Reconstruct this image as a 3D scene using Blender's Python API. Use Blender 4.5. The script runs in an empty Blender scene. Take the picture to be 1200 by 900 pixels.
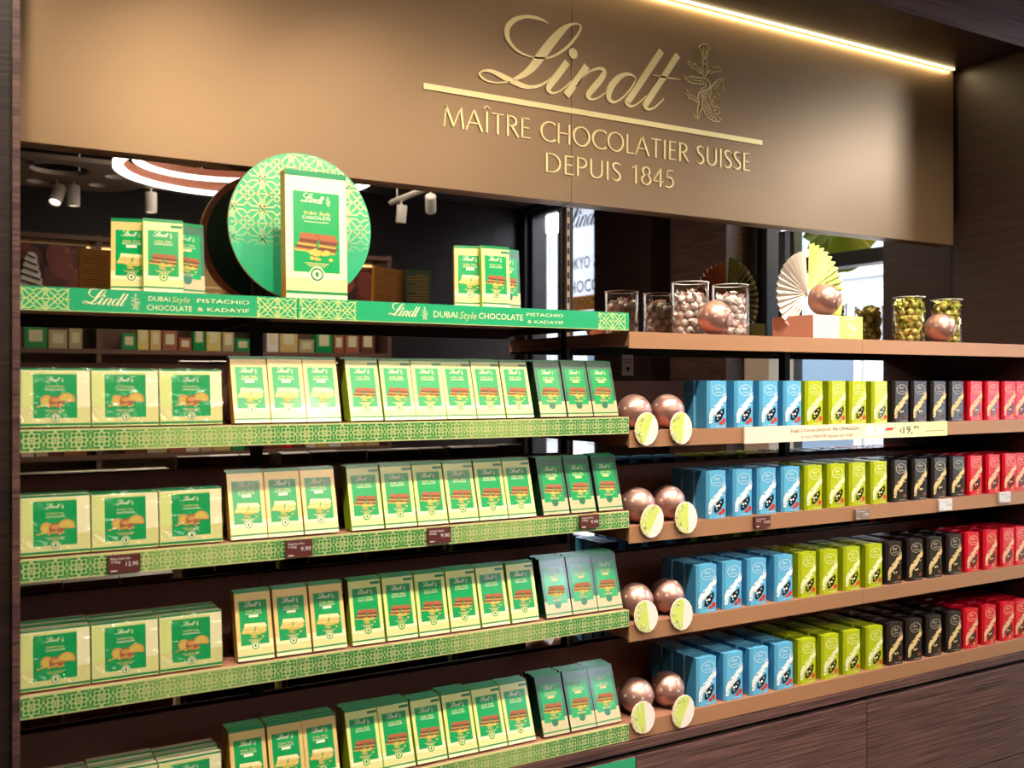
import bpy, math, random
from mathutils import Vector, Matrix, Euler
random.seed(7)
SC = bpy.context.scene
COL = SC.collection
R = math.radians
EYE = 1.62                      # eye height; heights below are written relative to it
TH = R(30.49)
CT, ST = math.cos(TH), math.sin(TH)
# ------------------------------------------------------------------ camera
cam_d = bpy.data.cameras.new('camera'); cam_d.lens = 34.8; cam_d.sensor_width = 36
cam = bpy.data.objects.new('camera', cam_d); COL.objects.link(cam)
cam.location = (0, 0, EYE); cam.rotation_euler = (R(90), 0, -TH)
cam_d.clip_start = 0.05; cam_d.clip_end = 200
cam_d.dof.use_dof = True; cam_d.dof.focus_distance = 2.75; cam_d.dof.aperture_fstop = 4.5
SC.camera = cam
# ------------------------------------------------------------------ world, view, lights
SC.view_settings.view_transform = 'Standard'; SC.view_settings.look = 'None'
SC.view_settings.gamma = 1; SC.view_settings.use_curve_mapping = False
SC.view_settings.exposure = 0.0
SC.cycles.use_denoising = True
SC.cycles.max_bounces = 8; SC.cycles.glossy_bounces = 5; SC.cycles.transmission_bounces = 8
SC.cycles.transparent_max_bounces = 12; SC.cycles.caustics_refractive = False; SC.cycles.caustics_reflective = False
SC.cycles.sample_clamp_indirect = 4
W = bpy.data.worlds.new('sky'); SC.world = W; W.use_nodes = True
W.node_tree.nodes['Background'].inputs[0].default_value = (0.72, 0.84, 1.0, 1)
W.node_tree.nodes['Background'].inputs[1].default_value = 3.0
WARM = (1.0, 0.86, 0.68)
def lamp(name, kind, loc, energy, color, target=None, **kw):
    d = bpy.data.lights.new(name, kind); d.energy = energy; d.color = color
    for k, v in kw.items(): setattr(d, k, v)
    o = bpy.data.objects.new(name, d); COL.objects.link(o); o.location = loc
    if target is not None:
        o.rotation_euler = (Vector(target) - Vector(loc)).to_track_quat('-Z', 'Y').to_euler()
    return o
SPOT_Y, SPOT_Z = 1.28, EYE + 1.50
SPOTS = [(0.05, 0.35), (0.55, 0.75), (1.05, 1.15), (1.55, 1.6), (2.1, 2.1), (2.6, 2.55), (3.05, 2.95)]
for sx, tx in SPOTS:
    lamp('track_spot_beam', 'SPOT', (sx, SPOT_Y, SPOT_Z - .03), 104, WARM, (tx, 2.12, EYE - .25),
         spot_size=R(74), spot_blend=1.0, shadow_soft_size=.03)
lamp('ceiling_fill', 'AREA', (2.3, -.8, EYE + 1.64), 45, (1, .86, .72), (2.3, -.8, 0), shape='RECTANGLE', size=2.6, size_y=1.6)  # added soft fill below the ceiling, no fitting hangs there
for fx in (.9, 1.9, 2.9):      # added fill spots for the risers, on no track, out of the mirror's view
    lamp('far_fill_beam', 'SPOT', (fx, -.9, EYE + 1.60), 85, WARM, (fx + .1, 2.2, EYE - .75), spot_size=R(56), spot_blend=1.0, shadow_soft_size=.06)
lamp('street_sun', 'SUN', (3, 0, 9), 3.2, (1, .97, .92), (9, 3, 2), angle=R(2))
lamp('cove_beam', 'AREA', (1.68, 2.255, EYE + 1.128), 4.6, (1, .78, .42), (1.68, 2.268, 0), shape='RECTANGLE', size=3.0, size_y=.012)
# added area panels above the street, for cool daylight and glare indoors
lamp('street_fill', 'AREA', (7.4, -7.0, EYE + 3.0), 2600, (.74, .83, 1), (1.3, 2.0, EYE - .9), shape='RECTANGLE', size=5.0, size_y=1.8)
lamp('street_fill', 'AREA', (7.4, -2.2, EYE + 2.9), 300, (.74, .83, 1), (2.5, 1.6, EYE - .9), shape='RECTANGLE', size=2.6, size_y=1.6)
lamp('street_fill', 'AREA', (7.4, 1.0, EYE + 2.9), 260, (.74, .83, 1), (2.2, 1.8, EYE - .9), shape='RECTANGLE', size=2.0, size_y=1.5)

# ------------------------------------------------------------------ pixel helper: world point on the plane Y = const
def at(px, py, Y):
    x = (px - 600) / 1160.0
    d = Y / (CT - x * ST)
    return (d * (x * CT + ST), (450 - py) * d / 1160.0)     # X, Z relative to the eye
# ------------------------------------------------------------------ materials
MATS = {}
def hexc(h):
    h = h.lstrip('#')
    c = [int(h[i:i+2], 16) / 255 for i in (0, 2, 4)]
    return tuple((x / 12.92 if x <= .04045 else ((x + .055) / 1.055) ** 2.4) for x in c) + (1,)
def mat(name, col, rough=.5, metal=0, emit=None, es=0, coat=0, spec=.5):
    if name in MATS: return MATS[name]
    m = bpy.data.materials.new(name); m.use_nodes = True
    b = m.node_tree.nodes['Principled BSDF']
    c = hexc(col) if isinstance(col, str) else tuple(col) + (1,)
    b.inputs['Base Color'].default_value = c
    b.inputs['Roughness'].default_value = rough; b.inputs['Metallic'].default_value = metal
    b.inputs['Specular IOR Level'].default_value = spec
    if coat: b.inputs['Coat Weight'].default_value = coat; b.inputs['Coat Roughness'].default_value = .14
    if emit:
        b.inputs['Emission Color'].default_value = hexc(emit); b.inputs['Emission Strength'].default_value = es
    MATS[name] = m; return m
def noise_col(m, c1, c2, scale, mapping=(1, 1, 1), detail=4, bump=0, lo=.35, hi=.65, rough=None):
    nt = m.node_tree; b = nt.nodes['Principled BSDF']
    tc = nt.nodes.new('ShaderNodeTexCoord'); mp = nt.nodes.new('ShaderNodeMapping'); n = nt.nodes.new('ShaderNodeTexNoise')
    r = nt.nodes.new('ShaderNodeValToRGB')
    mp.inputs['Scale'].default_value = mapping; n.inputs['Scale'].default_value = scale; n.inputs['Detail'].default_value = detail
    r.color_ramp.elements[0].position = lo; r.color_ramp.elements[1].position = hi
    r.color_ramp.elements[0].color = hexc(c1); r.color_ramp.elements[1].color = hexc(c2)
    L = nt.links.new
    L(tc.outputs['Object'], mp.inputs['Vector']); L(mp.outputs[0], n.inputs['Vector'])
    L(n.outputs['Fac'], r.inputs[0]); L(r.outputs[0], b.inputs['Base Color'])
    if bump:
        bp = nt.nodes.new('ShaderNodeBump'); bp.inputs['Strength'].default_value = bump; bp.inputs['Distance'].default_value = .002
        L(n.outputs['Fac'], bp.inputs['Height']); L(bp.outputs[0], b.inputs['Normal'])
    return m
M = mat
wood = noise_col(M('dark_wood', '#2a1915', .42), '#170d0b', '#33201a', 3, (1.1, 1.1, 60), 6, .2, .38, .66)
wood2 = noise_col(M('brown_wood', '#4a2f27', .42), '#3a2622', '#70504a', 3, (1.1, 1.1, 70), 6, .2, .36, .66)
noise_col(M('side_wood', '#3a2520', .5), '#180d0b', '#351f1a', 3, (1.1, 1.1, 90), 6, .15, .36, .66)
bronze = noise_col(M('bronze_panel', '#a98258', .33, .8), '#967a5c', '#9b7f60', 2, (1, 1, 1), 2)
M('gold_letter', '#f6e2a6', .38, .8)
M('mirror', (.74, .70, .66), .012, 1)
M('black', '#0c0a0a', .5); M('black_gloss', '#0a0909', .2)
M('bronze_lip', '#b0805c', .42, .25)
M('riser_brown', '#a8735f', .5, .1)
M('led', '#fff0c8', .5, emit='#ffe2a0', es=6)
M('lamp_white', '#e8e2da', .45); M('lamp_glow', '#fff3dc', .5, emit='#fff0d8', es=12)
M('ring_glow', '#ffffff', .5, emit='#fff4ea', es=9)
M('brown_rim', '#a8644a', .35)
# prints
M('p_green', '#009850', .28, coat=.7); M('p_dgreen', '#0a7a48', .28, coat=.7)
M('p_band', '#0d8048', .3, coat=.4)
M('p_cream', '#eee8ba', .28, coat=.7); M('p_gold', '#e2c47c', .3, .1, coat=.7); M('p_lime', '#d6de8c', .3, coat=.7)
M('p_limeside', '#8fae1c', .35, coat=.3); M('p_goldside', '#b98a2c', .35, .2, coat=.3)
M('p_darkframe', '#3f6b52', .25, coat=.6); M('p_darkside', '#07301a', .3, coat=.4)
M('p_foot', '#d8d592', .3, coat=.7); M('p_beige', '#c9b98c', .28, .2, coat=.7); M('p_text', '#f6efcf', .4); M('p_goldtext', '#e8cf8a', .35, .2)
M('p_choc', '#a25c36', .4); M('p_choc2', '#6e3a22', .4); M('p_fill', '#c9b04a', .5); M('p_white_choc', '#f3e0a8', .4)
M('p_nut', '#c8924e', .5); M('p_pist', '#a9b454', .5); M('p_dot', '#c6b55e', .4)
M('p_back', '#a77f3a', .45); M('p_backtext', '#5b3c18', .5); M('p_dback', '#123a22', .45)
M('pattern_gold', '#cbcd8e', .35, .15)
M('tag_brown', '#5a2a26', .4); M('tag_white', '#d8d4d6', .4); M('tag_grey', '#857468', .4); M('white', '#f2efe9', .4)
M('banner_green', '#22a06a', .3, coat=.4)
M('red_print', '#c4161c', .4); M('blackprint', '#221b16', .5)
def grad_mat(name, stops, axis, lo, hi, rough=.35, coat=0, metal=0):
    m = M(name, '#ffffff', rough, metal, coat=coat); nt = m.node_tree; b = nt.nodes['Principled BSDF']
    tc = nt.nodes.new('ShaderNodeTexCoord'); sp = nt.nodes.new('ShaderNodeSeparateXYZ'); mr = nt.nodes.new('ShaderNodeMapRange')
    r = nt.nodes.new('ShaderNodeValToRGB'); L = nt.links.new
    mr.inputs['From Min'].default_value = lo; mr.inputs['From Max'].default_value = hi
    L(tc.outputs['Object'], sp.inputs[0]); L(sp.outputs['XYZ'.index(axis)], mr.inputs[0]); L(mr.outputs[0], r.inputs[0]); L(r.outputs[0], b.inputs['Base Color'])
    els = r.color_ramp.elements
    while len(els) < len(stops): els.new(.5)
    for e, (p, c) in zip(els, stops): e.position = p
    for e, (p, c) in zip(els, stops): e.color = hexc(c)
    return m
def wave_mat(name, c1, c2, period, phase, rough=.35, coat=.3):
    m = M(name, '#ffffff', rough, coat=coat); nt = m.node_tree; b = nt.nodes['Principled BSDF']; L = nt.links.new
    tc = nt.nodes.new('ShaderNodeTexCoord'); sp = nt.nodes.new('ShaderNodeSeparateXYZ')
    mu = nt.nodes.new('ShaderNodeMath'); mu.operation = 'MULTIPLY_ADD'; mu.inputs[1].default_value = 2 * math.pi / period; mu.inputs[2].default_value = phase
    si = nt.nodes.new('ShaderNodeMath'); si.operation = 'SINE'
    r = nt.nodes.new('ShaderNodeValToRGB'); mr = nt.nodes.new('ShaderNodeMapRange'); mr.inputs['From Min'].default_value = -1
    L(tc.outputs['Object'], sp.inputs[0]); L(sp.outputs[0], mu.inputs[0]); L(mu.outputs[0], si.inputs[0]); L(si.outputs[0], mr.inputs[0]); L(mr.outputs[0], r.inputs[0]); L(r.outputs[0], b.inputs['Base Color'])
    r.color_ramp.elements[0].position = .45; r.color_ramp.elements[0].color = hexc(c1)
    r.color_ramp.elements[1].position = .9; r.color_ramp.elements[1].color = hexc(c2)
    return m
wave_mat('lip_print', '#0b8a3a', '#7fae58', .62, 1.0)
grad_mat('disc_print', [(0, '#12a873'), (.4, '#3fae7e'), (1, '#58b37c')], 'Z', -.166, .166, .3, .5)
grad_mat('disc_pattern', [(.28, '#30ad7a'), (.62, '#cfd59a'), (1, '#e0dca4')], 'Z', -.166, .166, .3, .3)
# Lindor boxes
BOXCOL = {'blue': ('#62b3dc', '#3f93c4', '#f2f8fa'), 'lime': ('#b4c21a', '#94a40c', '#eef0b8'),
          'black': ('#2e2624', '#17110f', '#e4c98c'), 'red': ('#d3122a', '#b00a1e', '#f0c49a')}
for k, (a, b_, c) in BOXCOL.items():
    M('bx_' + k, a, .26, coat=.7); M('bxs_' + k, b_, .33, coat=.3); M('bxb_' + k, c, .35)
M('bx_window', '#2c2420', .08, coat=.7); M('bx_ring', '#d8e4e8', .35); M('bx_fruit', '#c8321e', .4); M('bx_ring_black', '#cfc0a8', .35)
M('copper', '#cf9f92', .36, .75); M('copper_dark', '#8e4c3c', .26, .9); M('copper_print', '#f0d8cc', .4)
noise_col(M('talker', '#f2efcf', .4), '#f6f0e4', '#d6dc86', 14, (1, 1, 1), 3, 0, .46, .56)
M('talker_pink', '#f4e3da', .4); M('talker_green', '#cddc6c', .4)
M('fan_white', '#f6eadc', .5); M('fan_lime', '#d9e070', .5); M('step_pink', '#eca58c', .4); M('step_lime', '#c3cf6e', .4); M('step_pale', '#efd8c4', .4)
M('fan_pinkback', '#b5603c', .5); M('fan_limeback', '#6c6a1c', .5)
M('truf_pink', '#fff4f2', .35, coat=.3); M('truf_pink2', '#ffe0d8', .35); M('truf_gold', '#ecdc80', .3, .2); M('truf_green', '#a8b83c', .3, .1)
def glass_mat():
    m = M('acrylic', '#ffffff', .02); nt = m.node_tree; nt.nodes.remove(nt.nodes['Principled BSDF'])
    out = [n for n in nt.nodes if n.type == 'OUTPUT_MATERIAL'][0]
    tr = nt.nodes.new('ShaderNodeBsdfTransparent'); gl = nt.nodes.new('ShaderNodeBsdfGlossy'); mx = nt.nodes.new('ShaderNodeMixShader')
    fw = nt.nodes.new('ShaderNodeLayerWeight'); fw.inputs[0].default_value = .5
    lw = nt.nodes.new('ShaderNodeMath'); lw.operation = 'POWER'; lw.inputs[1].default_value = 3.5; nt.links.new(fw.outputs['Facing'], lw.inputs[0])
    tr.inputs[0].default_value = (.99, .99, .985, 1); gl.inputs['Roughness'].default_value = .03
    nt.links.new(lw.outputs[0], mx.inputs[0]); nt.links.new(tr.outputs[0], mx.inputs[1]); nt.links.new(gl.outputs[0], mx.inputs[2]); nt.links.new(mx.outputs[0], out.inputs[0])
glass_mat()
def wrap_mat():
    m = M('cellophane', '#ffffff', .02); nt = m.node_tree; nt.nodes.remove(nt.nodes['Principled BSDF'])
    out = [n for n in nt.nodes if n.type == 'OUTPUT_MATERIAL'][0]; L = nt.links.new
    tr = nt.nodes.new('ShaderNodeBsdfTransparent'); gl = nt.nodes.new('ShaderNodeBsdfGlossy'); mx = nt.nodes.new('ShaderNodeMixShader')
    gl.inputs['Roughness'].default_value = .12; mx.inputs[0].default_value = .08
    n = nt.nodes.new('ShaderNodeTexNoise'); n.inputs['Scale'].default_value = 22; n.inputs['Detail'].default_value = 2; n.inputs['Distortion'].default_value = 1.2
    tc = nt.nodes.new('ShaderNodeTexCoord'); bp = nt.nodes.new('ShaderNodeBump'); bp.inputs['Strength'].default_value = .9; bp.inputs['Distance'].default_value = .012
    L(tc.outputs['Object'], n.inputs['Vector']); L(n.outputs['Fac'], bp.inputs['Height']); L(bp.outputs[0], gl.inputs['Normal'])
    L(tr.outputs[0], mx.inputs[1]); L(gl.outputs[0], mx.inputs[2]); L(mx.outputs[0], out.inputs[0])
wrap_mat()
def translucent(name, col):
    m = M(name, col, .6); nt = m.node_tree; nt.nodes.remove(nt.nodes['Principled BSDF'])
    out = [n for n in nt.nodes if n.type == 'OUTPUT_MATERIAL'][0]
    d = nt.nodes.new('ShaderNodeBsdfDiffuse'); t = nt.nodes.new('ShaderNodeBsdfTranslucent'); mx = nt.nodes.new('ShaderNodeMixShader'); mx.inputs[0].default_value = .6
    d.inputs[0].default_value = hexc(col); t.inputs[0].default_value = hexc(col)
    nt.links.new(d.outputs[0], mx.inputs[1]); nt.links.new(t.outputs[0], mx.inputs[2]); nt.links.new(mx.outputs[0], out.inputs[0])
translucent('poster_white', '#f4f6fa'); translucent('poster_gold', '#c89a58')
# ------------------------------------------------------------------ geometry helpers
def catmull(pts, n=6):
    if len(pts) < 3: return [tuple(p) for p in pts]
    out = []; P = [pts[0]] + list(pts) + [pts[-1]]
    for i in range(1, len(P) - 2):
        p0, p1, p2, p3 = P[i-1], P[i], P[i+1], P[i+2]
        for j in range(n):
            t = j / n
            out.append(tuple(.5 * (2*b + (c-a)*t + (2*a-5*b+4*c-d)*t*t + (3*b-a-3*c+d)*t**3) for a, b, c, d in zip(p0, p1, p2, p3)))
    out.append(tuple(pts[-1])); return out
def ribbon(pts):
    """2D centre line with widths -> left and right border"""
    Ls, Rs = [], []
    n = len(pts)
    for i, p in enumerate(pts):
        a = pts[max(0, i-1)]; b = pts[min(n-1, i+1)]
        dx, dy = b[0]-a[0], b[1]-a[1]; l = math.hypot(dx, dy) or 1
        nx, ny = -dy/l, dx/l; w = p[2] / 2
        Ls.append((p[0]+nx*w, p[1]+ny*w)); Rs.append((p[0]-nx*w, p[1]-ny*w))
    return Ls, Rs
def ell(cx, cy, rx, ry, n=20, a0=0, a1=360):
    k = n if abs(a1-a0) >= 360 else n + 1
    return [(cx + rx*math.cos(R(a0 + (a1-a0)*i/n)), cy + ry*math.sin(R(a0 + (a1-a0)*i/n))) for i in range(k)]
class MB:
    def __init__(s): s.v = []; s.f = []; s.m = []; s.names = []; s.sm = []
    def mi(s, name):
        if name not in s.names: s.names.append(name)
        return s.names.index(name)
    def add(s, vs, fs, m, smooth=False):
        o = len(s.v); s.v += [tuple(v) for v in vs]; i = s.mi(m)
        for f in fs: s.f.append(tuple(o + k for k in f)); s.m.append(i); s.sm.append(smooth)
        return s
    def box(s, x0, x1, y0, y1, z0, z1, m, mats=None):
        vs = [(x0,y0,z0),(x1,y0,z0),(x1,y1,z0),(x0,y1,z0),(x0,y0,z1),(x1,y0,z1),(x1,y1,z1),(x0,y1,z1)]
        fs = [(0,3,2,1),(4,5,6,7),(0,1,5,4),(1,2,6,5),(2,3,7,6),(3,0,4,7)]   # bottom top front right back left
        if mats is None: return s.add(vs, fs, m)
        for f, mm in zip(fs, mats): s.add(vs, [f], mm)
        return s
    def prism(s, poly, m, y0, y1, side=None):            # outline in XZ, extruded along Y (front y0)
        n = len(poly)
        vs = [(x, y0, z) for x, z in poly] + [(x, y1, z) for x, z in poly]
        s.add(vs, [tuple(range(n)), tuple(range(2*n-1, n-1, -1))], m)
        s.add(vs, [(i, (i+1) % n, n + (i+1) % n, n + i) for i in range(n)], side or m); return s
    def cyl(s, p0, p1, r0, r1, m, n=16, caps=True):
        p0, p1 = Vector(p0), Vector(p1); d = (p1-p0).normalized()
        a = Vector((0,0,1)) if abs(d.z) < .9 else Vector((1,0,0)); u = d.cross(a).normalized(); w = d.cross(u)
        vs = [p0 + (u*math.cos(2*math.pi*i/n) + w*math.sin(2*math.pi*i/n))*r0 for i in range(n)] + \
             [p1 + (u*math.cos(2*math.pi*i/n) + w*math.sin(2*math.pi*i/n))*r1 for i in range(n)]
        s.add(vs, [(i, (i+1) % n, n+(i+1) % n, n+i) for i in range(n)], m, True)
        if caps: s.add(vs, [tuple(range(n-1, -1, -1)), tuple(range(n, 2*n))], m)
        return s
    def lathe(s, prof, m, n=24, c=(0,0,0)):
        vs = []; k = len(prof)
        for r, z in prof: vs += [(c[0]+r*math.cos(2*math.pi*i/n), c[1]+r*math.sin(2*math.pi*i/n), c[2]+z) for i in range(n)]
        fs = [(j*n+i, j*n+(i+1) % n, (j+1)*n+(i+1) % n, (j+1)*n+i) for j in range(k-1) for i in range(n)]
        return s.add(vs, fs, m, True)
    def sphere(s, c, r, m, nu=24, nv=14, z0=-1., z1=1.):
        prof = []
        a0, a1 = math.asin(z0), math.asin(z1)
        for j in range(nv+1):
            a = a0 + (a1-a0)*j/nv; prof.append((max(r*math.cos(a), 1e-5), r*math.sin(a)))
        return s.lathe(prof, m, nu, c)
    def mesh(s, name):
        me = bpy.data.meshes.new(name); me.from_pydata(s.v, [], s.f)
        for n in s.names: me.materials.append(MATS[n])
        me.polygons.foreach_set('material_index', s.m); me.polygons.foreach_set('use_smooth', s.sm); me.update(); return me
    def build(s, name, parent=None, loc=(0,0,0), rot=(0,0,0), bevel=0):
        return obj(name, s.mesh(name), parent, loc, rot, bevel)
def obj(name, me, parent=None, loc=(0,0,0), rot=(0,0,0), bevel=0):
    o = bpy.data.objects.new(name, me); COL.objects.link(o); o.location = loc; o.rotation_euler = rot
    if parent: o.parent = parent
    if bevel:
        b = o.modifiers.new('bevel', 'BEVEL'); b.width = bevel; b.segments = 2; b.limit_method = 'ANGLE'
    return o
def tag(o, label, cat, group=None, kind=None):
    o['label'] = label; o['category'] = cat
    if group: o['group'] = group
    if kind: o['kind'] = kind
    return o
def thing(name, label, cat, loc=(0,0,0), rz=0, group=None):
    o = bpy.data.objects.new(name, None); COL.objects.link(o); o.empty_display_size = .05
    o.location = loc; o.rotation_euler = (0,0,rz); return tag(o, label, cat, group)
def struct(name, mb, **kw):
    o = mb.build(name, **kw); o['kind'] = 'structure'; return o
def dup(root, loc, rot=None, label=None, group=None, shallow=False):
    r = root.copy(); COL.objects.link(r); r.location = loc
    if rot is not None: r.rotation_euler = rot
    if label: r['label'] = label
    if group: r['group'] = group
    if not shallow:
        for ch in list(root.children):
            c = ch.copy(); COL.objects.link(c); c.parent = r
            for g in ch.children:
                d = g.copy(); COL.objects.link(d); d.parent = c
    return r
ORD = ['first','second','third','fourth','fifth','sixth','seventh','eighth','ninth','tenth','eleventh','twelfth','thirteenth','fourteenth','fifteenth','sixteenth','seventeenth','eighteenth','nineteenth','twentieth','twenty-first','twenty-second','twenty-third','twenty-fourth','twenty-fifth','twenty-sixth','twenty-seventh','twenty-eighth','twenty-ninth','thirtieth']
# ---- 2D art on a plane: o origin, u right, v up, n outward
class Art:
    def __init__(s, mb, o, u, v, n, sx=1, sy=None):
        s.mb = mb; s.o = Vector(o); s.u = Vector(u)*sx; s.v = Vector(v)*(sy if sy is not None else sx); s.n = Vector(n)
    def P(s, x, y, h): return s.o + s.u*x + s.v*y + s.n*h
    def fill(s, poly, m, h=.0003): s.mb.add([s.P(x, y, h) for x, y in poly], [tuple(range(len(poly)))], m); return s
    def rect(s, x0, y0, x1, y1, m, h=.0003): return s.fill([(x0,y0),(x1,y0),(x1,y1),(x0,y1)], m, h)
    def stroke(s, pts, m, h=.0005, thick=0, smooth=0):
        if smooth: pts = catmull(pts, smooth)
        L_, R_ = ribbon(pts); n = len(pts)
        vs = [s.P(x, y, h+thick) for x, y in L_] + [s.P(x, y, h+thick) for x, y in R_]
        s.mb.add(vs, [(i, n+i, n+i+1, i+1) for i in range(n-1)], m)
        if thick:
            vb = [s.P(x, y, h) for x, y in L_] + [s.P(x, y, h) for x, y in R_]; k = 2*n
            fs = [(i, i+1, k+i+1, k+i) for i in range(n-1)] + [(n+i+1, n+i, k+n+i, k+n+i+1) for i in range(n-1)] + [(0, k, k+n, n), (n-1, 2*n-1, k+2*n-1, k+n-1)]
            s.mb.add(vs + vb, fs, m)
        return s
    def line(s, x0, y0, x1, y1, w, m, h=.0005): return s.stroke([(x0,y0,w),(x1,y1,w)], m, h)
    def text(s, t, cx, cy, height, m, h=.0006, width=None, shear=0, align='C', thick=0):
        vs, fs, w, hh = text2d(t)
        k = height / .72; kx = k if width is None else width / w
        ox = cx - (w*kx/2 if align == 'C' else 0)
        s.mb.add([s.P(ox + x*kx + shear*y*k, cy + y*k - height/2, h+thick) for x, y in vs], fs, m)
        return s
_TX = {}
def text2d(t):
    if t in _TX: return _TX[t]
    c = bpy.data.curves.new('t', 'FONT'); c.body = t; c.size = 1; c.resolution_u = 2
    o = bpy.data.objects.new('t', c); COL.objects.link(o)
    dg = bpy.context.evaluated_depsgraph_get()
    me = bpy.data.meshes.new_from_object(o.evaluated_get(dg))
    vs = [(v.co.x, v.co.y) for v in me.vertices]; fs = [tuple(p.vertices) for p in me.polygons]
    x0 = min(v[0] for v in vs); x1 = max(v[0] for v in vs)
    vs = [(x-x0, y) for x, y in vs]
    bpy.data.objects.remove(o); bpy.data.curves.remove(c); bpy.data.meshes.remove(me)
    _TX[t] = (vs, fs, x1-x0, .72); return _TX[t]
# ---- script logo strokes in 1/7.5-pixel crop coordinates (x right, y down)
LOGO = [
 [(695,130,8),(640,100,22),(570,78,32),(490,72,30),(405,95,42),(345,150,50),(330,220,50),(352,290,36),(410,360,26),(480,402,20),(560,427,16),(650,435,16),(720,425,20),(800,385,22),(870,330,26),(930,260,26),(970,200,24),(980,155,20),(945,133,14),(890,142,26),(840,172,50),(780,230,70),(720,300,80),(650,390,86),(600,455,84),(555,515,72),(500,565,56),(440,602,40),(390,622,22)],
 [(360,645,12),(330,645,14),(240,652,12),(160,635,16),(105,600,22),(92,568,16),(130,546,18),(200,552,34),(270,585,48),(340,620,52),(400,648,50),(470,678,46),(540,690,32),(620,675,24),(690,635,14),(720,605,10)],
 [(862,470,62),(780,580,64),(715,665,60),(695,705,50),(712,734,30),(745,742,18),(800,722,12),(860,675,12),(900,635,10)],
 [(1035,505,66),(945,635,66),(852,765,66)],
 [(935,690,12),(1025,580,14),(1095,537,20),(1155,527,30),(1187,552,44),(1170,602,56),(1115,672,60),(1058,738,56),(1045,775,42),(1080,798,22),(1140,780,14),(1210,730,10)],
 [(1465,610,14),(1425,582,22),(1365,580,36),(1295,625,56),(1237,708,64),(1226,785,50),(1265,822,26),(1325,800,16),(1385,745,14),(1445,665,12),(1468,610,10)],
 [(1692,372,60),(1550,585,60),(1410,795,60),(1388,830,48),(1418,857,26),(1465,845,14),(1525,800,12),(1560,765,10)],
 [(1835,408,58),(1700,615,58),(1565,820,58),(1548,862,44),(1578,886,22),(1635,865,14),(1690,815,12),(1712,792,10)],
 [(1615,586,8),(1685,597,14),(1745,608,16),(1855,622,6)],
]
LOGO_DOT = (913, 395, 47)
CREST = [
 [(270,85,8),(235,95,8),(222,115,8),(240,130,7),(245,165,8),(255,200,8)], [(270,85,8),(300,98,8),(322,125,8),(302,140,7),(300,170,8),(288,202,8)],
 [(262,110,6),(266,195,6)], [(282,112,6),(280,195,6)], [(252,130,5),(258,180,5)],[(295,130,5),(290,180,5)], [(255,202,8),(290,204,8)],
 [(272,210,8),(250,222,8),(246,242,8),(262,262,8),(285,262,8),(298,242,8),(294,222,8),(272,210,8)], [(262,225,5),(264,255,5)], [(282,225,5),(282,255,5)],
 [(262,265,8),(258,285,9),(245,300,9),(250,345,9),(268,368,8)], [(285,265,8),(290,285,9),(302,300,9),(298,345,9),(272,370,8)], [(262,305,6),(285,305,6),(285,335,6),(262,335,6),(262,305,6)],
 [(245,345,9),(225,305,8),(205,290,8),(195,262,8),(172,245,8),(180,275,7),(160,270,8),(140,230,8),(132,250,7),(118,248,8),(145,290,8),(175,298,8),(205,315,8),(240,350,8)],
 [(302,340,9),(318,320,8),(345,322,8),(350,300,7),(335,292,8),(362,285,7),(378,300,8),(398,272,7),(402,298,8),(422,318,8),(395,330,8),(372,325,8),(345,335,8),(312,350,8)],
 [(88,365,7),(112,385,8),(150,368,9),(220,380,9),(278,385,10),(312,412,12),(322,452,14),(308,485,14),(262,492,12),(225,510,12),(212,555,12),(222,600,12)],
 [(100,388,8),(130,415,9),(175,430,9),(230,437,10),(280,438,10),(292,455,9),(258,470,9),(235,478,8)], [(140,380,6),(180,405,6),(240,410,6)], [(245,395,5),(238,425,5)],[(268,395,5),(262,428,5)],[(290,405,5),(282,435,5)],
 [(222,600,12),(212,640,12),(205,690,11),(212,730,10)], [(262,560,10),(252,600,10),(250,650,10),(228,690,9),(222,735,9)],
 [(240,515,7),(300,505,7)],[(236,530,7),(308,522,7)],[(238,545,7),(300,545,7)],[(245,560,7),(295,565,7)],[(255,580,7),(300,585,7)],
 [(322,455,12),(325,510,12),(312,560,12),(330,610,12),(350,640,10)], [(252,640,10),(272,690,12),(300,735,12),(345,762,11),(395,768,10),(420,745,9),(402,728,8)],
 [(262,620,7),(305,600,7)],[(268,640,7),(318,615,7)],[(275,660,7),(325,635,7)],[(285,680,7),(330,655,7)],[(298,700,7),(335,680,7)],[(315,725,7),(345,700,7)],[(335,745,7),(358,715,7)],[(365,755,7),(375,725,7)],
 [(345,640,9),(375,632,9),(400,655,9),(402,690,9),(380,708,9),(355,698,8),(352,672,8),(372,662,7),(382,680,6)],
 [(212,572,10),(180,548,10),(140,528,9),(120,498,9),(108,480,7)], [(212,592,10),(175,575,9),(140,560,8),(122,535,8),(98,512,7)], [(120,540,7),(128,560,7),(150,572,7)],[(205,600,9),(185,590,7)],
 [(212,735,9),(185,712,8),(170,688,7)], [(190,720,8),(160,702,7)], [(215,738,9),(190,740,8),(175,730,7)], [(222,735,8),(212,748,7)],
 [(325,480,9),(345,440,9),(385,402,10),(438,388,9),(432,440,9),(448,505,8),(408,480,8),(375,462,8)], [(345,440,6),(395,425,7),(430,405,6)], [(350,455,6),(400,450,6),(430,470,6)],
 [(345,470,8),(375,490,8),(400,530,8),(412,600,7),(380,560,8),(352,545,8),(340,600,7),(325,560,7)], [(355,485,5),(385,545,5)], [(365,470,5),(410,560,5)],
]
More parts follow.
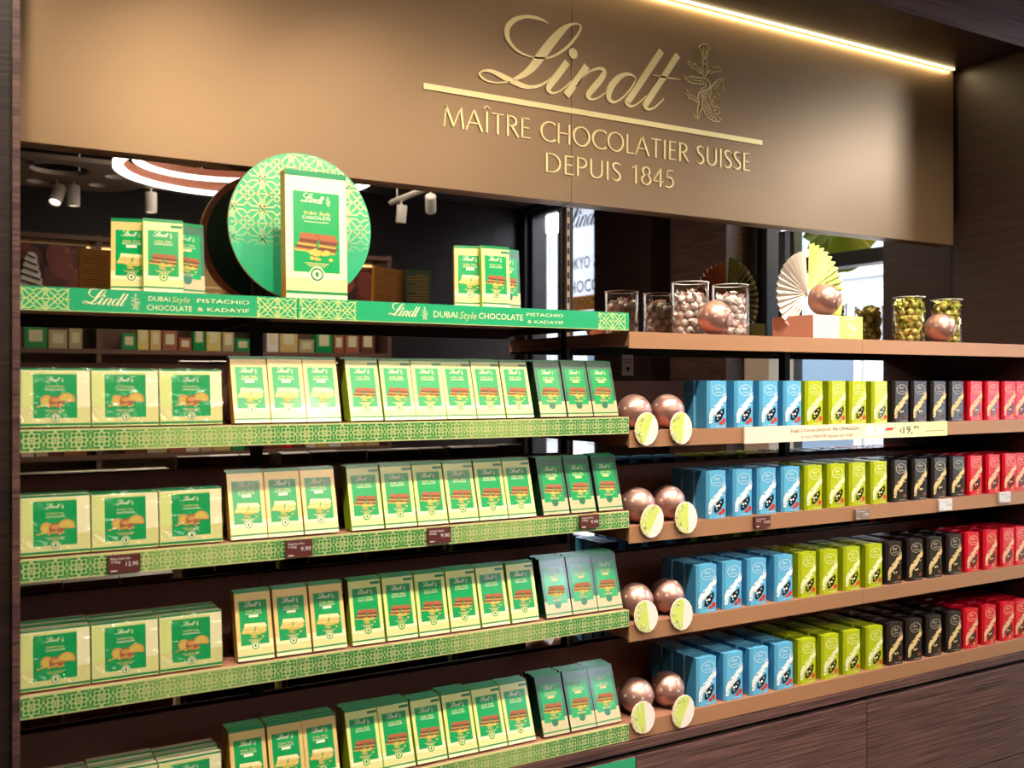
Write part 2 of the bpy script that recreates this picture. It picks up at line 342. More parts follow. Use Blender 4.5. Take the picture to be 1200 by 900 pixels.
def logo(art, cx, cy, width, m, thick=0, h=.0006, res=4, crest=True, res_c=1):
    """script word plus crest, centred on (cx, cy), total width"""
    k = width / 2350.0
    f = lambda x, y: (cx + (x - 75 - 1175)*k, cy - (y - 480)*k - .0)
    sl = .152   # undo the slope the word had in the view
    g = lambda x, y: f(x, y - (x - 75)*sl*0.93)
    for st in LOGO:
        pts = catmull(st, res) if res > 1 else st
        art.stroke([g(x, y) + (w*k*1.06,) for x, y, w in pts], m, h, thick)
    x, y, r = LOGO_DOT; c0 = g(x, y); art.fill(ell(c0[0], c0[1], r*k, r*k, 16 if res > 2 else 8), m, h+thick)
    if crest:
        for st in CREST:
            X = lambda x, y: f(1800 + x*1.02 + 50, 235 + y*1.0 - (1800)*sl*.93 + 60)
            art.stroke([X(x, y) + (w*k*1.15,) for x, y, w in st], m, h, thick)
# ---- interlaced star pattern
def lattice_tile(cx, cy, r):
    w = r*.10; S = []
    def ln(*p): S.append([(cx+x*r, cy+y*r, w) for x, y in p])
    ln((-1,-1),(1,1)); ln((-1,1),(1,-1))
    ln((-.5,0),(0,.5),(.5,0),(0,-.5),(-.5,0))
    for sx in (-1, 1):
        for sy in (-1, 1):
            ln((sx*.62, 0), (sx*.86, sy*.28), (sx*.86, sy*.86), (sx*.28, sy*.86), (0, sy*.62))
    ln((-.5,0),(-1,0)); ln((.5,0),(1,0))
    ln((-1,-1),(-1,-.3)); ln((-1,.3),(-1,1))
    return S
def clip_segments(S, inside, step):
    out = []
    for st in S:
        for a, b in zip(st, st[1:]):
            n = max(1, int(math.hypot(b[0]-a[0], b[1]-a[1]) / step)); run = []
            for i in range(n+1):
                t = i/n; p = tuple(a[j] + (b[j]-a[j])*t for j in range(3))
                if inside(p): run.append(p)
                else:
                    if len(run) > 1: out.append([run[0], run[-1]])
                    run = []
            if len(run) > 1: out.append([run[0], run[-1]])
    return out
# ================================================================== THE SETTING
Y0 = 2.0; YM = 2.30; YP = 2.27
XL, XR = .14, 3.215; J1, J2 = .66, 1.52
J3 = 2.383
RX0, RX1, RY0 = -2.6, 5.0, -3.75
ZC = EYE + 1.72
struct('floor', MB().box(RX0-.2, RX1+6, RY0-.2, 2.5, -.05, 0, noise_col(M('floor_stone', '#8a7a6a', .35), '#7a6a5c', '#9a8b7a', 5).name))
struct('ceiling', MB().box(RX0-.1, RX1+.1, RY0-.1, 2.5, ZC, ZC+.08, M('ceiling_dark', '#2a211e', .7).name))
struct('wall_back', MB().box(XL-.001, XR+.001, YM+.01, YM+.1, 0, ZC, 'black'))
struct('wall_left', MB().box(-.9, XL-.001, 1.985, YM+.1, 0, ZC, 'dark_wood'))
struct('trim_1', MB().box(XL-.012, XL+.0005, 1.975, 1.9845, 0, ZC, 'brown_wood'))
struct('wall_right', MB().box(XR+.001, XR+.5, 2.0, YM+.1, 0, ZC, 'side_wood'))
struct('wall_corner', MB().box(XR+.5, RX1, 2.02, YM+.1, 0, ZC, 'dark_wood'))
struct('wall_far', MB().box(RX0-.1, RX1, RY0-.1, RY0, 0, ZC, 'dark_wood'))
struct('wall_west', MB().box(RX0-.1, RX0, RY0, 1.98, 0, ZC, 'dark_wood'))
struct('wall_front', MB().box(RX0, -.9, 1.985, 2.1, 0, ZC, 'dark_wood'))
# soffit over the niche
struct('trim_2', MB().box(XL, XR, 2.0, YM+.009, EYE+1.136, ZC-.001, 'dark_wood', ['dark_wood', 'dark_wood', 'brown_wood', 'dark_wood', 'dark_wood', 'dark_wood']))  # front face takes the lighter wood to paint in the daylight on it
# mirror sheets behind the shelves
for i, (a, b) in enumerate(((XL, J2), (J2, J3), (J3, XR))):
    o = MB().box(a+.001, b-.001, YM, YM+.006, EYE-1.0, EYE+.60, 'mirror').build('wall_mirror')
    tag(o, ['tall dark mirror behind the green-edged shelves', 'mirror behind the blue boxes and clear canisters', 'rightmost mirror behind the black and red boxes'][i], 'mirror', 'mirrors behind the shelving')
for i, (x, zt) in enumerate(((J1, .49), (J2+.012, .49), (J3-.012, .49))):
    mb = MB(); mb.box(x-.011, x+.011, YM-.014, YM-.0005, EYE-.9, EYE+zt, 'black')
    if i == 1:
        mb.box(x-.0105, x-.001, YM-.0155, YM-.0138, EYE-.9, EYE+zt, 'tag_grey')
        for k in range(9): mb.box(x-.009, x-.0025, YM-.0165, YM-.0154, EYE+.19+k*.034, EYE+.207+k*.034, 'black')
    tag(mb.build('slotted_upright'), ['black upright on the mirror behind the white chocolate bars', 'slotted metal upright where green and bronze shelves meet', 'slim black upright behind the fan display'][i], 'shelf upright', 'slotted uprights against the mirror')
# sign panel, in two sheets
ZP0, ZP1 = EYE+.500, EYE+1.1295
for i, (a, b) in enumerate(((XL+.002, 1.527), (1.5285, XR-.03))):
    o = MB().box(a, b, YP, YM-.001, ZP0, ZP1, 'bronze_panel').build('sign_panel', bevel=.0012)
    tag(o, ['plain bronze fascia panel on the left above the shelves', 'bronze fascia panel on the right carrying most of the lettering'][i], 'sign panel', 'bronze panels above the shelves')
o = MB().box(XL+.01, XR-.035, 2.2605, 2.268, EYE+1.1300, EYE+1.1352, 'led').build('cove_light'); tag(o, 'glowing warm light strip along the top of the bronze sign panel', 'light strip')
# ---- sign lettering
sgn = thing('wall_sign', 'raised gold script, crest, rule and capitals on the bronze panel', 'sign', (0, YP, EYE))
def plane_pts(pts, ox, oy, sc):          # crop pixel strokes -> plane
    out = []
    for x, y, w in pts:
        X, Z = at(ox + x/sc, oy + y/sc, YP-.004); X2, Z2 = at(ox + x/sc, oy + y/sc + w/sc, YP-.004)
        out.append((X, Z, abs(Z2-Z)*1.0))
    return out
mb = MB(); A = Art(mb, (0,0,0), (1,0,0), (0,0,1), (0,-1,0))
for st in LOGO: A.stroke(plane_pts(catmull(st, 6), 550, 10, 7.5), 'gold_letter', .0, .004)
c0 = plane_pts([LOGO_DOT], 550, 10, 7.5)[0]
mb.prism([(x, z) for x, z in ell(c0[0], c0[1], c0[2]*.98, c0[2], 28)], 'gold_letter', -.004, 0)
mb.build('script_logo', sgn)
mb = MB(); A = Art(mb, (0,0,0), (1,0,0), (0,0,1), (0,-1,0))
for st in CREST: A.stroke(plane_pts([(x, y, w*.62) for x, y, w in st], 790, 40, 7.5), 'gold_letter', 0, .003)
mb.build('dragon_crest', sgn)
xa, za = at(496.5, 102, YP-.004); xb, zb = at(893.5, 166, YP-.004); zz = (za+zb)/2
MB().box(xa, xb, -.004, 0, zz-.0075, zz+.0075, 'gold_letter').build('rule', sgn)
TK, TN = .112, .06
def arcp(cx, cy, rx, ry, a0, a1, n=14, w0=TN, w1=TK):
    out = []
    for i in range(n+1):
        a = R(a0 + (a1-a0)*i/n); out.append((cx+rx*math.cos(a), cy+ry*math.sin(a), w0 + (w1-w0)*abs(math.cos(a))))
    return out
def L2(*p): return [(x, y, w) for x, y, w in p]
GL = {
 'M': (1.0, [[(.05,0,TN),(.16,1,TN)], [(.14,1,TK),(.48,.08,TK)], [(.48,.05,TN),(.84,1,TN)], [(.83,1,TK),(.95,0,TK)]]),
 'A': (.82, [[(.03,0,TN),(.40,1,TN)], [(.39,1,TK),(.79,0,TK)], [(.17,.36,TN),(.63,.36,TN)]]),
 'I': (.28, [[(.14,0,TK),(.14,1,TK)]]),
 'T': (.66, [[(.33,0,TK),(.33,1,TK)], [(.02,.96,TN),(.64,.96,TN)]]),
 'R': (.66, [[(.11,0,TK),(.11,1,TK)], [(.11,.96,TN)] + arcp(.26,.73,.27,.23,90,-90) + [(.11,.5,TN)], [(.3,.5,TK),(.64,0,TK)]]),
 'E': (.56, [[(.11,0,TK),(.11,1,TK)], [(.11,.96,TN),(.5,.96,TN)], [(.11,.52,TN),(.46,.52,TN)], [(.11,.04,TN),(.52,.04,TN)]]),
 'C': (.80, [arcp(.52,.5,.45,.47,48,312,22)]),
 'H': (.80, [[(.11,0,TK),(.11,1,TK)], [(.69,0,TK),(.69,1,TK)], [(.11,.52,TN),(.69,.52,TN)]]),
 'O': (.98, [arcp(.49,.5,.42,.47,0,360,30)]),
 'L': (.52, [[(.11,0,TK),(.11,1,TK)], [(.11,.04,TN),(.5,.04,TN)]]),
 'S': (.56, [catmull([(.48,.86,TN),(.36,.95,TN),(.2,.95,.09),(.09,.8,.11),(.16,.62,TK),(.3,.5,TK),(.44,.36,TK),(.46,.17,.11),(.32,.04,.09),(.17,.04,TN),(.05,.13,TN)], 4)]),
 'U': (.76, [[(.1,1,TK),(.1,.36,TK)] + arcp(.38,.34,.28,.31,180,360,12)[1:] + [(.66,1,.09)]]),
 'D': (.86, [[(.11,0,TK),(.11,1,TK)], [(.11,.96,TN),(.3,.96,TN)] + arcp(.34,.5,.42,.46,90,-90,14)[1:] + [(.11,.04,TN)]]),
 'P': (.62, [[(.11,0,TK),(.11,1,TK)], [(.11,.96,TN)] + arcp(.27,.71,.27,.25,90,-90) + [(.11,.46,TN)]]),
 '1': (.5, [[(.3,0,TK),(.3,1,TK)], [(.1,.82,TN),(.3,.97,TN)]]),
 '8': (.6, [arcp(.3,.74,.19,.22,0,360,20), arcp(.3,.27,.24,.25,0,360,20)]),
 '4': (.62, [[(.44,0,TK),(.44,1,TK)], [(.44,.97,TN),(.05,.28,TN)], [(.05,.28,TN),(.6,.28,TN)]]),
 '5': (.56, [[(.48,.96,TN),(.16,.96,TN)], [(.16,.96,TN),(.13,.56,TN)], [(.13,.56,TN)] + arcp(.2,.31,.28,.28,80,-120,14)]),
 ' ': (.34, []),
}
def sign_line(text, x0, x1, z0, z1):
    hgt = z1 - z0; tot = sum(GL[c][0]*1.0 if c != '^' else 0 for c in text) + .06*len(text); kx = (x1-x0)/tot
    mb = MB(); A = Art(mb, (0,0,0), (1,0,0), (0,0,1), (0,-1,0)); x = x0
    for c in text + '\n':
        if c in ' \n':
            mb.build('word_lettering', sgn); mb = MB(); A = Art(mb, (0,0,0), (1,0,0), (0,0,1), (0,-1,0))
            if c == '\n': break
        if c == '^':
            xc = x - .2*kx
            A.stroke([(xc-.16*kx, z0+1.12*hgt, TN*hgt), (xc, z0+1.26*hgt, TN*hgt), (xc+.16*kx, z0+1.12*hgt, TN*hgt)], 'gold_letter', 0, .0035); continue
        adv, sts = GL[c]
        for st in sts: A.stroke([(x+a*kx, z0+b*hgt, w*hgt) for a, b, w in st], 'gold_letter', 0, .0035)
        x += (adv+.06)*kx

xa, _ = at(518.5, 140, YP); xb, _ = at(881, 190, YP)
_, z1a = at(523, 125, YP); _, z0a = at(521, 149.5, YP); _, z1b = at(876, 178.5, YP); _, z0b = at(876, 200, YP)
print('line1', z0a, z0b, z1a, z1b)
sign_line('MAI^TRE CHOCOLATIER SUISSE', xa, xb, (z0a+z0b)/2, (z1a+z1b)/2)
xa, _ = at(637.5, 190, YP); xb, _ = at(791, 210, YP)
_, z1a = at(640, 180, YP); _, z0a = at(640, 202.5, YP); _, z1b = at(785, 198.5, YP); _, z0b = at(785, 220, YP)
print('line2', z0a, z0b, z1a, z1b)
sign_line('DEPUIS 1845', xa, xb, (z0a+z0b)/2, (z1a+z1b)/2)
# ---- track with spot heads that light the shelves
tr = thing('light_track', 'white ceiling track with spot heads aimed at the shelves', 'track light', (0, SPOT_Y, SPOT_Z + .1))
MB().box(-.2, 3.3, -.017, .017, 0, .03, 'lamp_white').build('rail', tr)
for x in (.3, 1.6, 2.9): MB().cyl((x, 0, .03), (x, 0, ZC-SPOT_Z-.1), .006, .006, 'lamp_white', 8).build('hanger', tr)
def head_mesh():
    mb = MB(); mb.lathe([(.001,.075),(.032,.075),(.034,.07),(.034,-.04),(.032,-.045),(.028,-.04)], 'lamp_white', 18)
    return mb.mesh('spot_head')
HEAD = head_mesh(); LENS = MB().lathe([(.0005,-.034),(.0275,-.034)], 'lamp_glow', 18).mesh('lens')
STEM = MB().cyl((0,0,0),(0,0,.1),.006,.006,'lamp_white',8).mesh('stem')
# (heads sit above the beams so they do not block them)
for sx, tx in SPOTS:
    dv = (Vector((tx, 2.12, EYE-.35)) - Vector((sx, SPOT_Y, SPOT_Z-.03))).normalized()
    q = (-dv).to_track_quat('Z', 'Y').to_euler()
    p = Vector((sx, SPOT_Y, SPOT_Z-.03)) - dv*.06
    h = obj('spot_head', HEAD, tr, p - tr.location, q); obj('stem', STEM, tr, (sx, 0, -.09))
# ================================================================== SHELVES
LZ = [.179, -.083, -.320, -.569, -.856]
RZ = [.1325, -.1185, -.3605, -.609, -.856]
LIP = .042
LEVEL_L = ['topmost green banner shelf', 'upper green shelf', 'second green shelf', 'third green shelf', 'lowest green shelf']
LEVEL_R = ['topmost bronze shelf', 'upper bronze shelf', 'second bronze shelf', 'third bronze shelf', 'lowest bronze shelf']
def shelf(x0, x1, z, label, lipmb, riser=True, lipmat='bronze_lip'):
    t = thing('wall_shelf', label, 'shelf', ((x0+x1)/2, Y0, EYE+z), 0, 'steel shelves on the mirrored wall')
    w = (x1-x0)/2 - .0006
    MB().box(-w, w, .006, .285, -.013, -.001, 'riser_brown').build('shelf_board', t)
    if lipmb is None: lipmb = MB().box(-w, w, 0, .0055, -LIP, 0, lipmat, [lipmat]*4 + ['black', lipmat])
    lipmb.build('front_lip', t, bevel=0)
    if riser: MB().box(-w, w, .276, .285, 0, .128, 'riser_brown').build('back_riser', t)
    for sx in (-w, w-.004): MB().box(sx, sx+.004, .0065, .284, -LIP+.006, -.0135, 'riser_brown' if x0 >= J2-.01 and sx < 0 else 'black').build('bracket', t)
    return t
def lip_pattern(w, h, endgold=True):
    mb = MB(); mb.box(-w, w, 0, .0055, -h, 0, 'pattern_gold', ['pattern_gold', 'pattern_gold', 'pattern_gold', 'pattern_gold', 'black', 'pattern_gold'])
    A = Art(mb, (0,0,0), (1,0,0), (0,0,1), (0,-1,0)); r = h*.465; n = int(round(2*w/(2*r))); step = 2*w/n; G = 'lip_print'
    for i in range(n):
        cx, cy = -w+step*(i+.5), -h/2
        P = lambda x, y: (cx+x*r*step/(2*r), cy+y*r)
        def dia(x, y, q): A.fill([P(x-q, y), P(x, y-q), P(x+q, y), P(x, y+q)], G)
        for sx in (-1, 1):
            for sy in (-1, 1):
                A.stroke([P(sx*.80, sy*.24)+(r*.21,), P(sx*.80, sy*.80)+(r*.21,), P(sx*.24, sy*.80)+(r*.21,)], G)
                A.fill([P(sx*.80-.16, sy*.30), P(sx*.80+.16, sy*.30), P(sx*.80, sy*.10)], G); A.fill([P(sx*.30, sy*.80-.16), P(sx*.30, sy*.80+.16), P(sx*.10, sy*.80)], G)
                dia(sx*.44, sy*.44, .21); dia(sx*.12, sy*.12, .09)
            dia(sx*.47, 0, .2); dia(0, sx*.47, .2)
        dia(-1, 0, .2); A.line(*P(-1, .42), *P(-1, .98), r*.13, G); A.line(*P(-1, -.42), *P(-1, -.98), r*.13, G)
    return mb
def banner_lip(x0, x1, h, spec):
    w = (x1-x0)/2-.0006; c = (x0+x1)/2; mb = MB(); mb.box(-w, w, 0, .0055, -h, 0, 'banner_green', ['banner_green']*4 + ['black', 'banner_green'])
    A = Art(mb, (0,0,0), (1,0,0), (0,0,1), (0,-1,0)); mid = -h/2
    X = lambda px: at(px, 360, Y0)[0] - c
    A.rect(-w, -h, w, -h+.0012, 'p_lime', .0004)
    for a, b in spec['pat']:
        xa, xb = X(a), X(b); r = h*.47; n = max(1, int(round((xb-xa)/(2*r))))
        for i in range(n):
            for st in lattice_tile(xa+(i+.5)*2*r, mid, r): A.stroke([(max(-w, min(w, x)), y, ww*.9) for x, y, ww in st], 'p_lime', .0003)
    for a, b in spec['logo']: logo(A, X((a+b)/2), mid, X(b)-X(a), 'p_cream', res=3)
    for t, a, b, dz, hh, sh in spec['text']: A.text(t, X(a), mid+dz, hh, 'p_cream' if not sh else 'pattern_gold', width=(X(b)-X(a)), shear=sh, align='L')
    return mb
B1 = dict(pat=[(24, 84), (302, 350)], logo=[(97, 168)], text=[('DUBAI', 174, 199, .008, .0095, 0), ('Style', 201, 222, .008, .012, .25), ('CHOCOLATE', 172, 225, -.009, .0105, 0), ('PISTACHIO', 231, 292, .008, .008, 0), ('& KADAYIF', 231, 292, -.009, .008, 0)])
B2 = dict(pat=[(352, 425), (702, 736)], logo=[(455, 504)], text=[('DUBAI', 508, 536, 0, .0145, 0), ('Style', 538, 558, 0, .0175, .25), ('CHOCOLATE', 561, 613, 0, .0145, 0), ('PISTACHIO', 617, 660, .008, .008, 0), ('& KADAYIF', 618, 660, -.009, .008, 0)])
shelf(XL, J1, LZ[0], 'short left section of the topmost green banner shelf', banner_lip(XL, J1, .044, B1), False)
shelf(J1, J2, LZ[0], 'long section of the topmost green banner shelf', banner_lip(J1, J2, .044, B2), False)
lpa = lip_pattern((J1-XL)/2-.0006, LIP); lpb = lip_pattern((J2-J1)/2-.0006, LIP)
for i in range(1, 5):
    shelf(XL, J1, LZ[i], 'short left section of the ' + LEVEL_L[i], lpa)
    shelf(J1, J2, LZ[i], 'long section of the ' + LEVEL_L[i], lpb)
for i in range(5):
    shelf(J2, J3, RZ[i], 'left section of the ' + LEVEL_R[i], None, i > 0)
    shelf(J3, XR, RZ[i], 'right section of the ' + LEVEL_R[i] + ' against the side wall', None, i > 0)
# ---- counter and drawers below
t = thing('base_counter', 'dark wooden counter slab under the lowest shelves', 'counter', (0, Y0, EYE-.90))
MB().box(XL+.001, XR-.001, -.006, .29, -.024, -.0005, 'brown_wood').build('slab', t)
MB().box(XL+.001, XR-.001, .02, .285, -.70, -.0245, 'black').build('carcass', t)
for i, (a, b) in enumerate(((XL, J1), (J1, J2+.018), (J2+.018, 2.397), (2.397, XR))):
    lab = ['drawer front at the far left under the counter', 'wide drawer front under the green-edged shelves with green poster', 'wooden drawer front under the blue and lime boxes', 'wooden drawer front under the black and red boxes'][i]
    t = thing('drawer_unit', lab, 'drawer', ((a+b)/2, Y0, EYE-.94), 0, 'drawer fronts under the counter'); w = (b-a)/2-.0012
    MB().box(-w, w, -.004, .018, -.298, 0, 'brown_wood').build('drawer_front', t, bevel=.001)
    MB().box(-w, w, -.004, .018, -.60, -.302, 'brown_wood').build('drawer_front', t, bevel=.001)
    if i == 1: MB().box(-w+.03, w-.001, -.0055, -.0042, -.29, -.002, 'banner_green').build('poster', t)
# ================================================================== CHOCOLATE BARS
BW, BH, BT = .0755, .143, .012
def bar_art(A, w, h, kind, res=2, big=False):
    """front print; origin bottom centre of the face"""
    frame = {'white': 'p_gold', 'milk': 'p_lime', 'dark': 'p_darkframe', 'show': 'p_cream'}[kind]
    hw = w/2
    A.rect(-hw, 0, hw, h, frame, .0002)
    A.rect(-hw, 0, hw, h*.27, {'dark': 'p_beige'}.get(kind, 'p_cream'), .0003)
    if kind != 'dark': A.rect(-hw, h*.068, hw, h*.17, 'p_foot', .00035)
    rr = random.Random(3)
    for i in range(36):                                                 # fine gold dots above the foot
        x = -hw + hw*.05 + (i % 12)*w*.08; y = h*.21 + (i//12)*h*.018
        A.fill(ell(x, y, w*.012, w*.012, 5), 'p_dot', .0004)
    A.rect(-hw, h*.045, hw, h*.068, 'p_band', .0004)
    A.rect(-hw, h*.955, hw, h, 'p_band', .0004)
    if kind in ('milk', 'show') and not big: A.rect(hw*.38, h*.885, hw*.98, h*.925, 'p_dgreen', .0005)
    pw = hw*.78 if not big else hw*.76
    A.rect(-pw, h*.215, pw, h*.84, 'p_green', .0005)
    logo(A, 0, h*.775, w*.52, 'p_text', h=.0008, res=res)
    if big:
        A.text('DUBAI', -w*.1, h*.675, h*.026, 'p_goldtext', .0008, width=w*.2); A.text('Style', w*.13, h*.677, h*.032, 'p_goldtext', .0008, width=w*.18, shear=.25)
        A.text('CHOCOLATE', 0, h*.64, h*.026, 'p_text', .0008, width=w*.46); A.text('PISTACHIO & KADAYIF', 0, h*.607, h*.01, 'p_text', .0008, width=w*.4)
    else:
        A.text('DUBAI', -w*.11, h*.692, h*.028, 'p_goldtext', .0008, width=w*.2); A.text('Style', w*.12, h*.695, h*.032, 'p_goldtext', .0008, width=w*.17, shear=.25); A.text('CHOCOLATE', 0, h*.655, h*.028, 'p_text', .0008, width=w*.46)
        if kind != 'milk': A.rect(-w*.13, h*.60, w*.13, h*.635, 'p_text' if kind == 'white' else 'p_goldtext', .0008)
    # broken chocolate pieces
    top, side = ('p_white_choc', 'p_nut') if kind == 'white' else ('p_choc', 'p_choc2')
    if kind == 'white': side = 'p_gold'
    def slab(x, y, ww, hh, sk):
        A.fill([(x, y), (x+ww, y-hh*.18), (x+ww+sk, y+hh*.35), (x+sk, y+hh*.55)], side, .0007)
        A.fill([(x, y), (x+ww, y-hh*.18), (x+ww, y-hh*.52), (x, y-hh*.34)], 'p_fill', .0008)
        A.fill([(x+ww*.02, y-hh*.08), (x+ww, y-hh*.26), (x+ww, y-hh*.34), (x+ww*.02, y-hh*.16)], side, .0009)
    slab(-w*.36, h*.40, w*.33, h*.06, w*.05); slab(-.0, h*.39, w*.3, h*.06, w*.06)
    slab(-w*.31, h*.445, w*.3, h*.055, w*.04); slab(w*.03, h*.435, w*.29, h*.055, w*.04)
    A.fill([(-w*.28, h*.475), (w*.04, h*.465), (w*.36, h*.455), (w*.30, h*.51), (-w*.26, h*.52)], top, .0010)
    A.line(w*.0, h*.515, w*.06, h*.462, w*.012, side, .0012)
    for i in range(16):
        x = rr.uniform(-.12, .26)*w; y = rr.uniform(.315, .385)*h
        A.fill(ell(x, y, w*rr.uniform(.03, .05), w*rr.uniform(.02, .035), 7), rr.choice(['p_nut', 'p_pist', 'p_fill']), .0011+i*.00003)
    for k in range(3): A.line(-w*(.2-.03*k), h*(.287-.012*k), w*(.2-.03*k), h*(.284-.012*k), h*.0045, 'p_goldtext', .0008)
    A.fill(ell(0, h*.2, w*.125, w*.125, 18), frame if kind != 'white' else 'p_cream', .0007); A.fill(ell(0, h*.2, w*.105, w*.105, 18), 'p_dgreen', .0008)
    A.fill(ell(0, h*.2, w*.078, w*.078, 14), frame if kind != 'white' else 'p_cream', .0009); A.fill(ell(0, h*.2, w*.03, w*.045, 8), 'p_dgreen', .0010)
def bar_back(A, w, h, kind):
    A.rect(-w/2, 0, w/2, h, 'p_back' if kind != 'dark' else 'p_dback', .0002)
    for k in range(14): A.line(-w*.4, h*(.9-.045*k), w*(.4 if k % 4 else .1), h*(.9-.045*k), h*.009, 'p_backtext' if kind != 'dark' else 'p_goldside', .0004)
    A.rect(w*.12, h*.06, w*.4, h*.2, 'p_cream', .0004)
def bar_mesh(kind, w=BW, h=BH, t=BT, big=False):
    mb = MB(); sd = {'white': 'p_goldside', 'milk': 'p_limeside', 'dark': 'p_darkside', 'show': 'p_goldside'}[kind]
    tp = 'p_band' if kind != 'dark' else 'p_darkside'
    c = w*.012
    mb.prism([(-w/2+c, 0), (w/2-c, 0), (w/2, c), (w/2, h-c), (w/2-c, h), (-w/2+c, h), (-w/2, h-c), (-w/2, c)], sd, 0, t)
    mb.add([(-w/2+c, 0, h+.0001), (w/2-c, 0, h+.0001), (w/2-c, t, h+.0001), (-w/2+c, t, h+.0001)], [(0,1,2,3)], tp)
    ci = .0006
    bar_art(Art(mb, (0,0,0), (1,0,0), (0,0,1), (0,-1,0)), w-ci*2, h, kind, 4 if big else 2, big)
    bar_back(Art(mb, (0,t,0), (-1,0,0), (0,0,1), (0,1,0)), w-ci*2, h, kind)
    return mb.mesh('chocolate_bar')
def bar_plain(kind):
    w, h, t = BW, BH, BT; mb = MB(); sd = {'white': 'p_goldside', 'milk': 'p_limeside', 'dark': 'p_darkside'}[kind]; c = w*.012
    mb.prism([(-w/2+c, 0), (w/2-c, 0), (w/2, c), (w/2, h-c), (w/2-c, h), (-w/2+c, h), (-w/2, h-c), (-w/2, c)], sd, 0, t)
    A = Art(mb, (0,0,0), (1,0,0), (0,0,1), (0,-1,0))
    A.rect(-w/2+.0006, 0, w/2-.0006, h, {'white': 'p_gold', 'milk': 'p_lime', 'dark': 'p_darkframe'}[kind], .0001); A.rect(-w/2+.0006, h*.955, w/2-.0006, h, 'p_band', .0002)
    mb.add([(-w/2+c, 0, h+.0001), (w/2-c, 0, h+.0001), (w/2-c, t, h+.0001), (-w/2+c, t, h+.0001)], [(0,1,2,3)], 'p_cream')
    bar_back(Art(mb, (0,t,0), (-1,0,0), (0,0,1), (0,1,0)), w-.0012, h, kind)
    return mb.mesh('chocolate_bar')
BM = {k: bar_mesh(k) for k in ('white', 'milk', 'dark')}; BP = {k: bar_plain(k) for k in BM}
KN = {'white': 'gold white-chocolate bar', 'milk': 'lime milk-chocolate bar', 'dark': 'dark green chocolate bar'}
rj = random.Random(11)
def bar_row(kind, n, x0, pitch, lvl, depth, lean=16, ybase=2.016):
    z = EYE + LZ[lvl]
    for i in range(n):
        dx = rj.uniform(-.0012, .0012); rz = R(rj.uniform(-.8, .8)); ln = R(lean + rj.uniform(-.7, .7))
        dp = depth if isinstance(depth, int) else depth[i]
        for k in range(dp):
            yy = ybase + k*(BT+.0012)/math.cos(ln); lift = BT*math.sin(ln) + (0 if k == 0 else rj.uniform(0, .0022))
            o = obj('chocolate_bar', BM[kind] if k == 0 else BP[kind], None, (x0+BW/2+i*pitch+dx, yy, z+lift), (-ln, 0, rz))
            pos = 'front of stack' if k == 0 else ['', 'behind the front one', 'third in stack', 'rear of stack'][min(k, 3)]
            tag(o, '%s, %s from left, %s, %s' % (KN[kind], ORD[i], pos, LEVEL_L[lvl]), 'chocolate bar', '%s chocolate bars on the %s' % (kind, LEVEL_L[lvl]))
    # wedge that the stack leans on
    dpm = depth if isinstance(depth, int) else max(depth)
    a = R(lean+1.2); yb = ybase + dpm*(BT+.0015)/math.cos(a) + .005; H = .10
    w = n*pitch-.012; mb = MB()
    y2 = yb + H*math.tan(a) + .0015
    vs = [(0, yb-.0015, 0), (0, yb-.0015+.003, 0), (0, y2+.003, H), (0, y2, H)]
    vs2 = [(w, y, zz) for _, y, zz in vs]
    mb.add(vs+vs2, [(0,3,2,1), (4,5,6,7), (0,4,7,3), (1,2,6,5), (3,7,6,2), (0,1,5,4)], 'black_gloss')
    for xx in (0, w-.003):
        vs = [(xx, yb+.0015, 0), (xx, min(y2+.03, 2.272), 0), (xx, y2+.003, H)]
        mb.add(vs + [(x+.003, y, zz) for x, y, zz in vs], [(0,1,2), (5,4,3), (0,3,4,1), (1,4,5,2), (2,5,3,0)], 'black_gloss')
    o = mb.build('bar_stand', None, (x0+.006, 0, z))
    tag(o, 'black stand holding the %s chocolate bars on the %s' % (kind, LEVEL_L[lvl]), 'display stand', 'black leaning stands behind the bars')
bar_row('white', 3, .534, .0765, 1, 2); bar_row('milk', 6, .785, .0775, 1, 3); bar_row('dark', 3, 1.268, .0775, 1, 4)
bar_row('white', 3, .528, .0765, 2, 2); bar_row('milk', 6, .787, .0785, 2, 3); bar_row('dark', 3, 1.275, .0815, 2, 3)
bar_row('white', 3, .541, .0795, 3, 2); bar_row('milk', 6, .788, .080, 3, [2, 2, 2, 3, 2, 2], 15); bar_row('dark', 3, 1.285, .076, 3, 4, 15)
bar_row('white', 3, .532, .078, 4, 4); bar_row('milk', 6, .785, .0785, 4, [4, 4, 3, 4, 3, 3], 19); bar_row('dark', 3, 1.277, .0785, 4, 4, 19)
# display trios on the banner shelf
def trio(xc, px, where):
    z = EYE + LZ[0]
    specs = [('milk', xc, 2.012, 0, 'centre bar facing out'), ('white', xc-.056, 2.036, R(-14), 'left bar behind'), ('dark', xc+.052, 2.038, R(16), 'right bar behind')]
    for kind, x, y, rz, how in specs:
        o = obj('chocolate_bar', BM[kind], None, (x, y, z+.001), (R(-3), 0, rz))
        tag(o, '%s, %s, trio %s' % (KN[kind], how, where), 'chocolate bar', 'upright display bars on the banner shelf')
xc = at(191, 340, 2.02)[0]; trio(xc, 0, 'left of the round green sign')
xc = at(580, 350, 2.02)[0]; trio(xc, 0, 'at right of the banner shelf')
